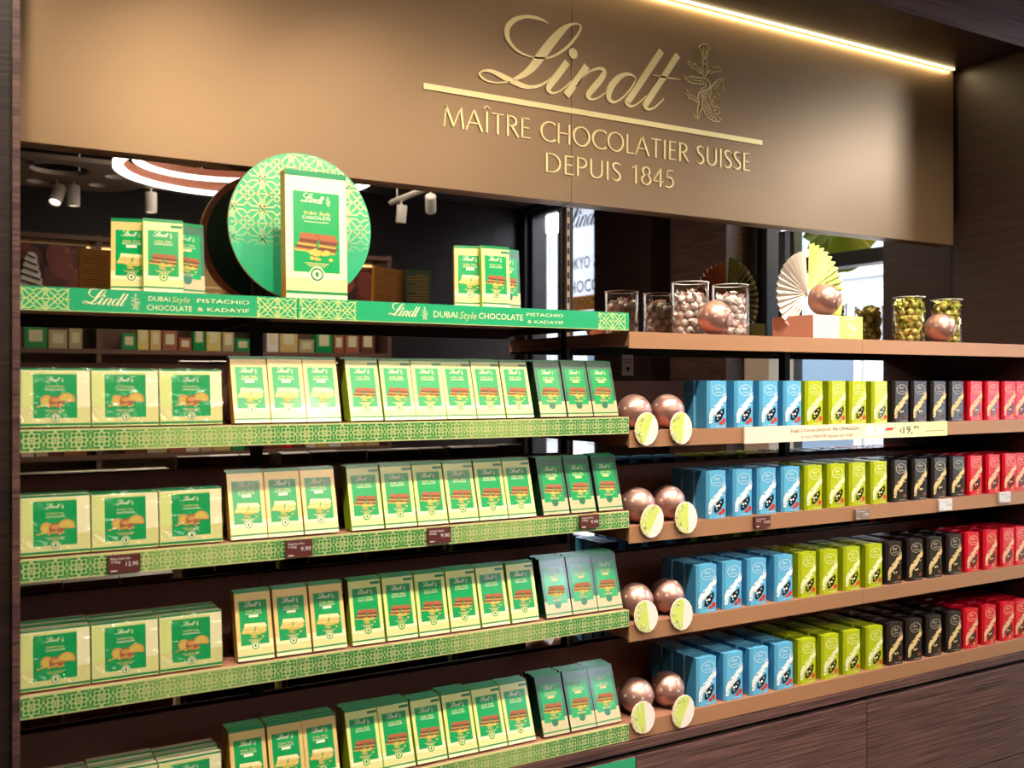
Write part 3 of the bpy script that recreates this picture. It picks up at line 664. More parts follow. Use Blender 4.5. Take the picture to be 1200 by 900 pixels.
# big display bar and disc
W2, H2, T2 = .138, .277, .03
xb_, _ = at(371, 345, 2.045)
o = obj('display_bar', bar_mesh('show', W2, H2, T2, True), None, (xb_, 2.04, EYE+LZ[0]+.0005), (R(-2), 0, R(1)))
tag(o, 'giant dummy chocolate bar pack with cream frame before round green sign', 'display pack')
xd, zd = at(354, 266, 2.165); RD = .166
dsk = thing('round_sign', 'round green patterned sign with brown rim behind giant bar', 'sign', (xd, 2.165, EYE+zd))
mb = MB(); c_ = ell(0, 0, RD, RD, 64); mb.prism(c_, 'disc_print', 0, .003, 'p_lime')
A = Art(mb, (0,0,0), (1,0,0), (0,0,1), (0,-1,0)); r = .033
S = []
for ix in range(-6, 7):
    for iz in range(-2, 6): S += lattice_tile(ix*2*r+.008, iz*2*r, r)
S = clip_segments(S, lambda p: math.hypot(p[0], p[1]) < RD-.002 and p[1] > -.05, .004)
for st in S: A.stroke(st, 'disc_pattern', .0003)
mb.build('face', dsk)
MB().prism(ell(0, 0, RD-.0152, RD-.0152, 64), 'p_darkside', .0032, .009).build('back_plate', dsk)
mb = MB(); n = 64
for i in range(n):
    a0, a1 = 2*math.pi*i/n, 2*math.pi*(i+1)/n
    q = [(rr_*math.cos(a), y, rr_*math.sin(a)) for rr_ in (RD-.015, RD-.001) for y in (.0032, .0125) for a in (a0, a1)]
    mb.add(q, [(0,1,5,4), (2,6,7,3), (4,5,7,6), (0,2,3,1)], 'brown_rim')
mb.build('rim', dsk)
MB().box(-.05, .05, -.02, .045, -zd+LZ[0], -zd+LZ[0]+.004, 'black').box(-.012, .012, .022, .026, -zd+LZ[0]+.004, -.05, 'black').build('foot', dsk)
# ================================================================== PRALINE BOXES
PW, PH, PT = .1205, .110, .026
def praline_mesh():
    mb = MB(); w, h, t = PW, PH, PT; mb.prism([(-w/2,0),(w/2,0),(w/2,h),(-w/2,h)], 'p_lime', 0, t)
    mb.add([(-w/2,0,h+.0001),(w/2,0,h+.0001),(w/2,t,h+.0001),(-w/2,t,h+.0001)], [(0,1,2,3)], 'p_cream')
    A = Art(mb, (0,0,0), (1,0,0), (0,0,1), (0,-1,0)); hw = w/2-.0005
    A.rect(-hw, 0, hw, h, 'p_lime', .0002); A.rect(-hw, h*.02, hw, h*.06, 'p_band', .0004); A.rect(-hw, h*.955, hw, h, 'p_band', .0004)
    for i in range(24):
        for j in range(8):
            x = -hw+.003+i*.005
            if abs(x) < w*.33 and j > 1: continue
            A.fill(ell(x + (j % 2)*.0025, h*.09+j*.004, .0009, .0009, 5), 'p_dot', .0004)
    A.rect(-hw, h*.06, hw, h*.33, 'p_foot', .00035); A.rect(w*.31, h*.33, hw, h*.955, 'p_cream', .0003); A.rect(-hw, h*.94, hw, h*.965, 'p_cream', .00045)  # last cream strip, near the top edge, is a painted glare line
    A.rect(-w*.31, h*.15, w*.31, h*.90, 'p_green', .0005)
    logo(A, 0, h*.80, w*.28, 'p_text', h=.0008, res=2)
    A.text('DUBAI Style', 0, h*.69, h*.035, 'p_goldtext', .0008, width=w*.25); A.text('CHOCOLATE', 0, h*.635, h*.035, 'p_text', .0008, width=w*.27)
    # pralines: whole, halved and lying
    A.fill(ell(-w*.12, h*.45, w*.09, w*.085, 18), 'p_nut', .0008); A.fill(ell(-w*.12, h*.44, w*.065, w*.055, 14), 'p_fill', .0009)
    A.fill(ell(w*.02, h*.43, w*.115, w*.09, 18), 'p_choc', .0010); A.fill(ell(w*.0, h*.46, w*.06, w*.035, 12), 'p_nut', .0011)
    A.fill(ell(w*.16, h*.46, w*.125, w*.11, 14, -20, 190), 'p_nut', .0012); A.fill(ell(w*.16, h*.465, w*.098, w*.08, 12, -20, 190), 'p_fill', .0013)
    for i in range(8): A.fill(ell(-w*.24+i*w*.05, h*(.345 + (i % 3)*.015), w*.025, w*.017, 7), ['p_nut', 'p_pist', 'p_fill'][i % 3], .0012)
    for k in range(3): A.line(-w*(.14-.02*k), h*(.285-.02*k), w*(.14-.02*k), h*(.285-.02*k), h*.006, 'p_goldtext', .0008)
    A.fill(ell(0, h*.15, w*.07, w*.07, 18), 'p_cream', .0014); A.fill(ell(0, h*.15, w*.058, w*.058, 18), 'p_dgreen', .0015)
    A.fill(ell(0, h*.15, w*.045, w*.045, 14), 'p_cream', .0016); A.fill(ell(0, h*.15, w*.02, w*.03, 8), 'p_dgreen', .0017)
    bar_back(Art(mb, (0,t,0), (-1,0,0), (0,0,1), (0,1,0)), w-.001, h, 'milk')
    return mb.mesh('praline_box')
PM = praline_mesh()
wm = MB(); nx, nz = 12, 12; e = .0022
gv = [(-PW/2-e+(PW+2*e)*i/nx, -e*1.0, e*0+(PH+e)*j/nz) for j in range(nz+1) for i in range(nx+1)]
wm.add(gv, [(j*(nx+1)+i, j*(nx+1)+i+1, (j+1)*(nx+1)+i+1, (j+1)*(nx+1)+i) for j in range(nz) for i in range(nx)], 'cellophane', True)
wm.add([(-PW/2-e, -e, PH+e), (PW/2+e, -e, PH+e), (PW/2+e, PT, PH+e), (-PW/2-e, PT, PH+e)], [(0,1,2,3)], 'cellophane', True)
WRAP = wm.mesh('cellophane_wrap')
for lvl, dep in ((1, 1), (2, 2), (3, 3), (4, 3)):
    for i in range(3):
        ln = R(7 + rj.uniform(-1, 1))
        for k in range(dep):
            o = obj('praline_box', PM, None, (XL+.0025+PW/2+i*.1235, 2.017+k*(PT+.0042)/math.cos(ln), EYE+LZ[lvl]+PT*math.sin(ln)+(0 if k == 0 else rj.uniform(0, .004))), (-ln, 0, R(rj.uniform(-.4, .4))))
            if k == 0: obj('cellophane_wrap', WRAP, o)
            pos = ['in front', 'behind the front one', 'rearmost'][k]
            tag(o, 'square lime praline box, %s from left, %s, %s' % (ORD[i], pos, LEVEL_L[lvl]), 'praline box', 'square praline boxes on the ' + LEVEL_L[lvl])
# ================================================================== TALL TRUFFLE BOXES
XW, XH, XD = .064, .127, .047
def tb_shape(mb, k, detail):
    w, h, d = XW, XH, XD; c = .007
    pl = [(-w/2+c, 0), (w/2, 0), (w/2, d), (-w/2, d), (-w/2, c)]; n = 5
    vs = [(x, y, 0) for x, y in pl] + [(x, y, h) for x, y in pl]
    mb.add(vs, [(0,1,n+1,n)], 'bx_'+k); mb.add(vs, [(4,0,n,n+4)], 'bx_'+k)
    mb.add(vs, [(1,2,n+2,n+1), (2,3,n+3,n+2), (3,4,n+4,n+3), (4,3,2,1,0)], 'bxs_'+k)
    mb.add(vs, [(n,n+1,n+2,n+3,n+4)], 'bx_'+k)
    mb.box(-w*.22, w*.3, d*.25, d*.8, h+.0001, h+.0009, 'bx_'+k)
def tb_mesh(k):
    mb = MB(); tb_shape(mb, k, True); w, h = XW, XH
    A = Art(mb, (.0035,0,0), (1,0,0), (0,0,1), (0,-1,0)); rr = random.Random(5)
    ring = 'bx_ring' if k != 'black' else 'bx_ring_black'
    if k == 'lime': ring = 'bxb_lime'
    if k == 'red': ring = 'bxb_red'
    e = ell(0, h*.80, w*.36, h*.12, 22); e2 = ell(0, h*.80, w*.335, h*.111, 22)
    vs = [A.P(x, y, .0004) for x, y in e] + [A.P(x, y, .0004) for x, y in e2]; n = 22
    mb.add(vs, [(i, (i+1) % n, n+(i+1) % n, n+i) for i in range(n)], ring)
    logo(A, 0, h*.83, w*.46, ring, res=2, crest=False); A.text('LINDOR', 0, h*.755, h*.032, ring, .0006, width=w*.4)
    # diagonal lace band of script
    band = [(-w*.40, h*.16), (-w*.30, h*.30), (-w*.05, h*.42), (w*.2, h*.52), (w*.46, h*.66)]
    bp = catmull([(x, y, 0) for x, y in band], 8)
    for i, (x, y, _) in enumerate(bp):
        for j in range(5):
            x2 = x + rr.uniform(-.14, .06)*w; y2 = y + rr.uniform(-.07, .085)*h
            a = rr.uniform(.2, 1.6); rl = rr.uniform(.035, .075)*w
            st = [(x2+rl*math.cos(a), y2+rl*math.sin(a), w*.026), (x2+rl*.5*math.cos(a+1.2), y2+rl*.5*math.sin(a+1.2), w*.045), (x2-rl*math.cos(a), y2-rl*math.sin(a), w*.026)]
            st = [(max(-w*.5, min(w*.43, p)), q, ww) for p, q, ww in st]
            A.stroke(st, 'bxb_'+k, .0006+.00004*j)
    # fruit and slogan
    if k in ('blue', 'red', 'lime'):
        A.fill(ell(w*.30, h*.155, w*.105, w*.11, 12), 'bx_fruit', .0009); A.fill(ell(w*.13, h*.105, w*.095, w*.075, 12), 'bx_fruit' if k == 'blue' else 'p_nut', .0010)
        if k == 'lime': A.fill(ell(w*.0, h*.11, w*.06, w*.05, 10), 'p_pist', .0011)
    else:
        A.fill(ell(w*.25, h*.14, w*.13, w*.09, 12), 'p_choc2', .0009)
    A.line(-w*.1, h*.04, w*.35, h*.04, h*.008, ring, .0006)
    return mb.mesh('truffle_box')
def tb_window():
    mb = MB(); A = Art(mb, (.0035,0,0), (1,0,0), (0,0,1), (0,-1,0)); w, h = XW, XH
    A.fill([(-w*.20, h*.14), (-w*.20, h*.24), (-w*.04, h*.345), (w*.30, h*.43), (w*.33, h*.33), (w*.16, h*.19), (-w*.08, h*.12)], 'bx_window', .0010)
    return mb
def tb_sweets(k):
    mb = MB(); A = Art(mb, (.0035,0,0), (1,0,0), (0,0,1), (0,-1,0)); w, h = XW, XH
    for i, (x, y) in enumerate(((-.06, .2), (.06, .27), (.16, .34), (-.08, .26))):
        A.fill(ell(x*w, y*h, w*.055, w*.045, 9), 'bxb_'+k if i % 2 else 'bx_'+k, .0012+.0001*i)
    return mb
def tb_plain(k):
    mb = MB(); tb_shape(mb, k, False); return mb.mesh('truffle_box')
TBM = {k: tb_mesh(k) for k in BOXCOL}; TBP = {k: tb_plain(k) for k in BOXCOL}
TWM = tb_window().mesh('window'); TSW = {k: tb_sweets(k).mesh('sweets') for k in BOXCOL}
COLX = {}
startx = {1: 1.793, 2: 1.790, 3: 1.750, 4: 1.755}; endx = {1: 3.085, 2: 3.085, 3: 3.075, 4: 3.07}
NAMES = {'blue': 'sky blue truffle box', 'lime': 'lime green truffle box', 'black': 'black truffle box', 'red': 'red truffle box'}
for lvl, rows in ((1, 2), (2, 3), (3, 3), (4, 4)):
    x0, pitch = startx[lvl], (endx[lvl] - startx[lvl]) / 14.0
    for i in range(16):
        k = ('blue', 'lime', 'black', 'red')[i//4]
        x = x0 + i*pitch + XW/2 + rj.uniform(-.004, .004)
        if i == 15: x = min(x, XR-XW/2-.004)
        rz0 = rj.uniform(-3, 3)
        for r_ in range(rows):
            y = 2.008 + r_*(XD+.0035) + rj.uniform(0, .0015); rz = R(rj.uniform(-1.2, 1.2) if r_ else rz0*.5)
            xx = x + (rj.uniform(-.004, .004) if r_ else 0)
            if i == 15: xx = min(xx, XR-XW/2-.004)
            o = obj('truffle_box', TBM[k] if r_ == 0 else TBP[k], None, (xx, y, EYE+RZ[lvl]), (0, 0, rz))
            pos = ['in the front row', 'in the second row', 'in the third row', 'in the fourth row', 'in the rear row'][r_]
            tag(o, '%s, %s of its colour, %s, %s' % (NAMES[k], ORD[i % 4], pos, LEVEL_R[lvl]), 'chocolate box', '%s truffle boxes on the %s' % (k, LEVEL_R[lvl]))
            if r_ == 0: obj('window', TWM, o); obj('sweets', TSW[k], o)
# ================================================================== COPPER BALLS
RB = .0455
def ball_parts():
    lo = MB().sphere((0,0,0), RB, 'copper', 32, 12, -1, -.05).mesh('lower_half')
    up = MB().sphere((0,0,0), RB*1.012, 'copper', 32, 14, -.05, 1).mesh('upper_half')
    mb = MB()
    def onball(lat, lon, h=.0006): r = RB*1.012+h; return (r*math.cos(lat)*math.cos(lon), r*math.cos(lat)*math.sin(lon), r*math.sin(lat))
    vs, fs, w, hh = text2d('LINDOR')
    for lon0 in (-100, 80):
        k = .24; V = []
        for x, y in vs: V.append(onball(R(50) + (y-.36)*k*1.0, R(lon0) + (x-w/2)*k*1.35))
        mb.add(V, fs, 'copper_print')
    for lon in range(0, 360, 30):                     # small star blossoms round the middle
        la0 = R(13 + (lon % 60)/6); lo0 = R(lon+7)
        for a in range(0, 180, 45):
            dx, dy = math.cos(R(a))*.10, math.sin(R(a))*.10; q = .013
            mb.add([onball(la0+dy-q*dx*8, lo0+dx+q*dy*8), onball(la0+dy+q*dx*8, lo0+dx-q*dy*8), onball(la0-dy+q*dx*8, lo0-dx-q*dy*8), onball(la0-dy-q*dx*8, lo0-dx+q*dy*8)], [(0,1,2,3)], 'copper_print')
    return lo, up, mb.mesh('print')
BLO, BUP, BPR = ball_parts()
def medallion():
    mb = MB()
    def on(a, b, h=.0007):
        r = RB*1.012+h; c = Vector((math.tan(a), -1, math.tan(b))).normalized()*r; return tuple(c)
    for q0, q1 in ((.50, .53), (.44, .455)):
        n = 36; vs = [on(q*math.cos(2*math.pi*i/n), q*math.sin(2*math.pi*i/n)) for q in (q0, q1) for i in range(n)]
        mb.add(vs, [(i, (i+1) % n, n+(i+1) % n, n+i) for i in range(n)], 'copper_dark')
    vs, fs, w, hh = text2d('LINDOR'); mb.add([on((x-w/2)*.21, (y-.36)*.26-.12) for x, y in vs], fs, 'copper_print')
    vs, fs, w, hh = text2d('Lindt'); mb.add([on((x-w/2)*.24+y*.06, (y-.36)*.28+.16) for x, y in vs], fs, 'copper_print')
    return mb.mesh('medallion')
MED = medallion()
def ball(x, y, z, label, group, rz=0, rx=0, s=1):
    t = thing('chocolate_ball', label, 'chocolate ball', (x, y, z), 0, group); t.rotation_euler = (rx, 0, rz); t.scale = (s, s, s)
    obj('lower_half', BLO, t); u = obj('upper_half', BUP, t); obj('print', BPR, u); return t
TLK = None
def talker(x, z, rot, label):
    t = thing('shelf_card', label, 'shelf card', (x, 1.9935, z), 0, 'egg-shaped cards clipped to the bronze shelves'); t.rotation_euler = (0, rot, 0)
    e = []
    for i in range(32):
        a = 2*math.pi*i/32; sc = 1 + .025*(i % 2); e.append((.0365*math.cos(a)*sc, .043*math.sin(a)*sc*(1.0 if math.sin(a) > 0 else .95)))
    mb = MB(); mb.prism(e, 'talker_pink', -.0016, 0)
    mb.prism([p for p in ell(0, 0, .0345, .040, 22, 62, 262)], 'talker_green', -.0022, -.0017)
    A = Art(mb, (0,-.0022,0), (1,0,0), (0,0,1), (0,-1,0)); rr = random.Random(int(abs(x*1000)))
    for i in range(40):
        a = rr.uniform(90, 260); rad = rr.uniform(.6, .98); px, pz = .034*rad*math.cos(R(a)), .04*rad*math.sin(R(a))
        A.fill(ell(px, pz, .0022, .0022, 6), rr.choice(['talker_pink', 'p_pist', 'talker_pink']), .0003)
    mb.build('card', t); MB().box(-.004, .004, .0002, .006, -.012, .010, 'acrylic').build('clip', t)
PXB = {1: ((743, 783), (757.5, 503, 798, 502)), 2: ((747, 784), (764, 611, 804, 607)), 3: ((745, 783), (757, 722.5, 798.5, 720)), 4: ((745.5, 783), (753.5, 841, 800.5, 834))}
for lvl in range(1, 5):
    (ba, bb), (ax, ay, bx, by) = PXB[lvl]
    for j, px in enumerate((ba, bb)):
        x, _ = at(px, 480, 2.055)
        ball(x, 2.055 + .004*j, EYE+RZ[lvl]+RB, 'copper ball, %s of the pair beside the blue boxes, %s' % (['left', 'right'][j], LEVEL_R[lvl]), 'copper balls beside the blue boxes', R(rj.uniform(-50, 50)), R(-8 if lvl < 4 else 6))
    for j, (px, py) in enumerate(((ax, ay), (bx, by))):
        x, z = at(px, py, 1.993); talker(x, EYE+z, R([6, -9, 14, -18, -24, -12, -20, 10][(lvl-1)*2+j]), 'egg-shaped white and green card, %s of two, on the %s' % (['left', 'right'][j], LEVEL_R[lvl]))
# ================================================================== TOP BRONZE SHELF DISPLAYS
zt = EYE + RZ[0]
def canister(px, r, h, label, mats, seed, y=2.14):
    x, _ = at(px, 388, y)
    t = thing('clear_canister', label, 'canister', (x, y, zt+.0005), 0, 'clear acrylic canisters on the topmost bronze shelf')
    MB().lathe([(r, 0), (r, h), (r-.002, h), (r-.002, .004), (.0005, .004)], 'acrylic', 40).build('wall', t)
    MB().lathe([(.0005, 0), (r-.0001, 0), (r-.0001, .0035), (.0005, .0035)], 'acrylic', 40).build('base', t)
    mb = MB()
    for i in range(40):
        a0, a1 = 2*math.pi*i/40, 2*math.pi*(i+1)/40
        q = [((r+dr)*math.cos(a), (r+dr)*math.sin(a), h+.0002+dz) for dr in (-.0022, .0004) for dz in (0, .0016) for a in (a0, a1)]
        mb.add(q, [(0,1,5,4), (2,6,7,3), (4,5,7,6), (0,2,3,1)], 'white')
    mb.build('rim', t)
    return x, y, r
def truffle_mesh(m1, m2):
    mb = MB(); mb.sphere((0,0,0), .0118, m1, 10, 7)
    for s in (1, -1):                                   # twisted wrapper ends
        n = 9; ring = [(s*.0105, .0025*math.cos(2*math.pi*i/n), .0025*math.sin(2*math.pi*i/n)) for i in range(n)]
        out = [(s*(.0185 + .0015*(i % 2)), (.0135 if i % 2 else .0095)*math.cos(2*math.pi*i/n), (.0135 if i % 2 else .0095)*math.sin(2*math.pi*i/n)) for i in range(n)]
        mb.add(ring+out, [(i, (i+1) % n, n+(i+1) % n, n+i) for i in range(n)], m2)
    for a in range(0, 360, 90):
        mb.add([(-.006, .0121*math.cos(R(a)), .0121*math.sin(R(a))), (.006, .0121*math.cos(R(a+25)), .0121*math.sin(R(a+25))), (.006, .0121*math.cos(R(a+45)), .0121*math.sin(R(a+45))), (-.006, .0121*math.cos(R(a+15)), .0121*math.sin(R(a+15)))], [(0,1,2,3)], m2)
    return mb.mesh('wrapped_truffle')
TRF = {'pink': [truffle_mesh('truf_pink', 'white'), truffle_mesh('truf_pink', 'truf_pink2')], 'gold': [truffle_mesh('truf_gold', 'truf_green'), truffle_mesh('truf_green', 'truf_gold'), truffle_mesh('truf_gold', 'truf_gold')]}
def fill_canister(c, kind, hfill, where, seed):
    x, y, r = c; rr = random.Random(seed); n = 0; z = .018; k = 0
    while z < hfill:
        m = 8
        for i in range(m):
            a = 2*math.pi*(i + .5*(k % 2))/m; q = r - .0200
            o = obj('wrapped_truffle', rr.choice(TRF[kind]), None, (x+q*math.cos(a), y+q*math.sin(a), zt+z+rr.uniform(-.002, .002)), (rr.uniform(-.5, .5), rr.uniform(0, 6), a + math.pi/2 + rr.uniform(-.5, .5)))
            fr = sorted(range(m), key=lambda q_: math.cos(2*math.pi*(q_ + .5*(k % 2))/m))
            front = [q_ for q_ in fr if math.sin(2*math.pi*(q_ + .5*(k % 2))/m) < .2]; nm = {'pink': 'pale pink', 'gold': 'gold-green'}[kind]
            tag(o, ('%s truffle, %s from left in layer %s, %s' % (nm, ORD[front.index(i)], ['one', 'two', 'three', 'four', 'five', 'six'][k], where)) if i in front else '%s truffle, %s at the back of layer %s, %s' % (nm, ORD[[q_ for q_ in fr if q_ not in front].index(i)], ['one', 'two', 'three', 'four', 'five', 'six'][k], where), 'truffle', 'truffles in ' + where)
        z += .0215; k += 1
    for i in range(4):
        a = i*1.57+.4
        o = obj('wrapped_truffle', rr.choice(TRF[kind]), None, (x+.010*math.cos(a), y+.010*math.sin(a), zt+z-.012), (rr.uniform(0, 6), rr.uniform(0, 6), rr.uniform(0, 6)))
        tag(o, '%s truffle on top of the heap, %s, %s' % ({'pink': 'pale pink', 'gold': 'gold-green'}[kind], ['right', 'rear', 'left', 'front'][i], where), 'truffle', 'truffles in ' + where)
c1 = canister(809, .052, .150, 'clear canister of pink truffles, left of the pair left of the fan', None, 1)
c2 = canister(856, .052, .150, 'clear canister of pink truffles nearest the paper fan', None, 2)
c3 = canister(1065, .051, .150, 'clear canister of gold truffles, left of the right-hand pair', None, 3)
c4 = canister(1109, .051, .150, 'rightmost clear canister, gold and green truffles, behind a ball', None, 4)
fill_canister(c1, 'pink', .125, 'the far left canister', 1); fill_canister(c2, 'pink', .125, 'the canister nearest the fan', 2)
fill_canister(c3, 'gold', .135, 'the gold canister left of its pair', 3); fill_canister(c4, 'gold', .135, 'the rightmost canister', 4)
x, _ = at(837.5, 388, 2.035); b_ = ball(x, 2.035, zt+.047, 'copper ball standing before the gap between the pink canisters', 'copper balls on the topmost bronze shelf', R(10), R(25), 1.03); m_ = obj('medallion', MED, b_); m_.rotation_euler = (R(-12), 0, R(18))
x, _ = at(1102, 388, 2.045); b_ = ball(x, 2.045, zt+.047, 'copper ball before the rightmost gold canister', 'copper balls on the topmost bronze shelf', R(10), R(25), 1.03); m_ = obj('medallion', MED, b_); m_.rotation_euler = (R(-12), 0, R(18))
# fan on a stepped box
xs0, _ = at(953, 388, 2.02); xs1, _ = at(1011, 388, 2.02); hs = .068
t = thing('fan_plinth', 'low pink and lime plinth printed 75g + 75g under the paper fan', 'plinth', (xs0, 2.02, zt+.0005))
wS = xs1-xs0; xm = wS*.52
MB().box(0, xm-.0002, 0, .16, 0, hs, 'step_pink', ['step_pink', 'step_pale', 'step_pale', 'step_pink', 'step_pink', 'step_pink']).build('pink_half', t)
MB().box(xm, wS, 0, .16, 0, hs, 'step_lime').build('lime_half', t)
mb = MB(); A = Art(mb, (0,0,0), (1,0,0), (0,0,1), (0,-1,0))
A.text('75g', wS*.24, hs*.55, .020, 'white'); A.text('+', wS*.52, hs*.5, .016, 'white'); A.text('75g', wS*.77, hs*.55, .020, 'white')
A.line(wS*.1, hs*.82, wS*.3, hs*.82, .002, 'white'); A.line(wS*.65, hs*.85, wS*.85, hs*.85, .002, 'white'); A.line(wS*.65, hs*.18, wS*.9, hs*.18, .0015, 'white')
mb.build('lettering', t)
xf, zf = at(953, 340, 2.10)
fn = thing('paper_fan', 'pleated paper rosette, cream left and lime right, on the plinth', 'paper fan', (xf, 2.12, zt+.139))
def fan_half(a0, a1, r, n, mf, mbk, name, parent, jag=.003, tk=.006):
    mb = MB(); vs = [(0, 0, 0)]; vb = []
    for i in range(2*n+1):
        a = R(a0 + (a1-a0)*i/(2*n)); rr_ = r + (jag if i % 2 else -jag*.3); y = (-tk if i % 2 else tk)
        vs.append((rr_*math.cos(a), y, rr_*math.sin(a)))
    k = len(vs); vs2 = [(x, y+.0012, z) for x, y, z in vs]
    mb.add(vs, [(0, i, i+1) for i in range(1, k-1)], mf); mb.add(vs2, [(0, i+1, i) for i in range(1, k-1)], mbk)
    allv = vs+vs2; mb.add(allv, [(i, k+i, k+i+1, i+1) for i in range(1, k-1)], mf)
    return mb.build(name, parent)
fan_half(93, 242, .128, 16, 'fan_white', 'fan_pinkback', 'cream_half', fn)
fh = fan_half(-40, 86, .145, 15, 'fan_lime', 'fan_limeback', 'lime_half', fn)
fh.location.z = .008
MB().prism(ell(0, 0, .012, .012, 16), 'white', -.009, -.006).build('centre_button', fn)
x, _ = at(966, 349, 2.055); b_ = ball(x, 2.055, zt+hs+.049, 'copper ball resting on the plinth before the paper fan', 'copper balls on the topmost bronze shelf', R(10), R(25), 1.05); m_ = obj('medallion', MED, b_); m_.rotation_euler = (R(-12), 0, R(18))
# small gold pouch of truffles next to it
xq, _ = at(988, 360, 2.06)
pch = thing('truffle_pouch', 'small cream pouch with gold foot beside ball on plinth', 'pouch', (xq, 2.10, zt+hs+.001))
MB().lathe([(.0005, 0), (.022, .001), (.026, .012), (.026, .02)], 'truf_gold', 20).build('foot', pch)
MB().lathe([(.026, .02), (.030, .045), (.026, .07), (.012, .085), (.0005, .09)], 'fan_lime', 20).build('bag', pch)
# ================================================================== PRICE TAGS AND PROMO STRIP
def price(px, py, pw, ph, m, name, label, big=False, lines=('Bar', ''), price_='', yoff=0):
    x, z = at(px, py, 1.994); d = 1.994/(CT-((px-600)/1160)*ST); w = pw*d/1160/(CT-((px-600)/1160)*ST); h = ph*d/1160
    t = thing('price_tag', label, 'price tag', (x, 1.9925, EYE+z), 0, 'price tags on the shelf edges')
    MB().box(-w/2, w/2, -.0015, .006, -h/2, h/2, m).build('card', t)
    mb = MB(); A = Art(mb, (0,-.0015,0), (1,0,0), (0,0,1), (0,-1,0)); ink = 'white' if m != 'tag_white' else 'tag_grey'
    A.text(lines[0], -w*.42, h*.3, h*.13, ink, width=w*.6, align='L')
    if lines[1]: A.text(lines[1], -w*.42, h*.12, h*.12, ink, width=w*.3, align='L')
    A.text(price_, w*.05, -h*.02, h*.24, ink, width=w*.38, align='L'); A.line(-w*.42, -h*.38, -w*.22, -h*.38, h*.06, ink)
    mb.build('print', t)
price(145.5, 660, 38, 21, 'tag_brown', '', 'brown price tag under the square praline boxes', True, ('Praline Dubai Style', '75g'), '12,90')
price(350.5, 642.5, 31, 20, 'tag_brown', '', 'brown price tag under the gold-framed bars', True, ('Dubai Style White', '145g'), '9,90')
price(514.5, 627, 27, 18, 'tag_brown', '', 'brown price tag under the lime-framed bars', True, ('Dubai Style Chocolate', 'Milk'), '9,90')
price(690.5, 611, 22, 15.5, 'tag_brown', '', 'brown price tag under the dark green bars', True, ('Dubai Style Dark', '145g'), '9,90')
price(893, 611.5, 18, 13, 'tag_brown', '', 'dark price tag under the blue truffle boxes', True, ('Cornet Lindor', 'Salted'), '7,50')
price(1010, 602.5, 16, 12, 'tag_grey', '', 'grey-brown price tag under the lime truffle boxes', True, ('Cornet Lindor', ''), '7,50')
price(1107.5, 591.5, 15, 13, 'tag_white', '', 'pale price tag under the black truffle boxes', True, ('Cornet Lindor', ''), '7,50')
price(1177, 582.5, 13, 12, 'tag_white', '', 'pale price tag under the red truffle boxes at the right edge', True, ('Cornet Lindor', ''), '7,50')
xa, _ = at(872.5, 510, 1.993); xb, _ = at(1110, 500, 1.993); zz = EYE+RZ[1]-LIP/2
grad_mat('promo_paper', [(0, '#f0d6c6'), (.45, '#efe0c4'), (1, '#dfe09c')], 'X', 0, xb-xa)
t = thing('promo_strip', 'long cream paper strip with offer and 19,90 price on shelf edge', 'promotional strip', (xa, 1.9935, zz))
w = xb-xa; MB().box(0, w, -.001, .0055, -.0225, .0225, 'promo_paper').build('paper', t)
mb = MB(); A = Art(mb, (0,-.001,0), (1,0,0), (0,0,1), (0,-1,0)); M('promo_ink', '#86664e', .5)
A.text('Scegli 2 Cornet LINDOR,', w*.20, .009, .0095, 'promo_ink', width=w*.19, align='L'); A.text('IN OMAGGIO', w*.40, .010, .0105, 'blackprint', width=w*.13, align='L')
A.text('la tua LINDOR bigusto da 150g*', w*.25, -.009, .0085, 'promo_ink', width=w*.25, align='L')
A.rect(w*.565, -.014, w*.60, .012, 'white'); A.rect(w*.615, -.014, w*.65, .012, 'white'); A.text('+', w*.608, 0, .008, 'promo_ink')
A.rect(w*.665, 0, w*.70, .008, 'red_print'); A.line(w*.655, .001, w*.715, .007, .002, 'red_print'); A.text('\u20ac', w*.735, -.002, .012, 'blackprint', align='L', width=.013)
A.text('19,', w*.755, .0, .024, 'blackprint', width=w*.05, align='L'); A.text('90', w*.81, .007, .011, 'blackprint', width=w*.03, align='L')
A.line(w*.875, -.006, w*.985, -.006, .0015, 'promo_ink'); mb.build('print', t)
# small beige plate on the mirror under the top shelf
xa, za = at(735, 428, YM-.002)
t = thing('alarm_plate', 'small beige sign plate on the mirror above the copper balls', 'sign plate', (xa, YM-.004, EYE+za))
MB().box(-.020, .020, -.001, .003, -.030, .030, 'step_pale').build('plate', t)
mb = MB(); A = Art(mb, (0,-.001,0), (1,0,0), (0,0,1), (0,-1,0)); A.fill([(-.009, -.006), (.009, -.006), (0, -.02)], 'blackprint'); A.line(-.013, .016, .013, .016, .002, 'promo_ink'); A.line(-.013, .008, .013, .008, .002, 'promo_ink'); mb.build('print', t)
# ================================================================== THE SHOP BEHIND THE CAMERA (seen in the mirror)
MY = 2*YM
def inv(px, py, Yp):                      # apparent pixel at mirrored depth Yp -> real place
    X, Z = at(px, py, Yp); return X, MY-Yp, Z
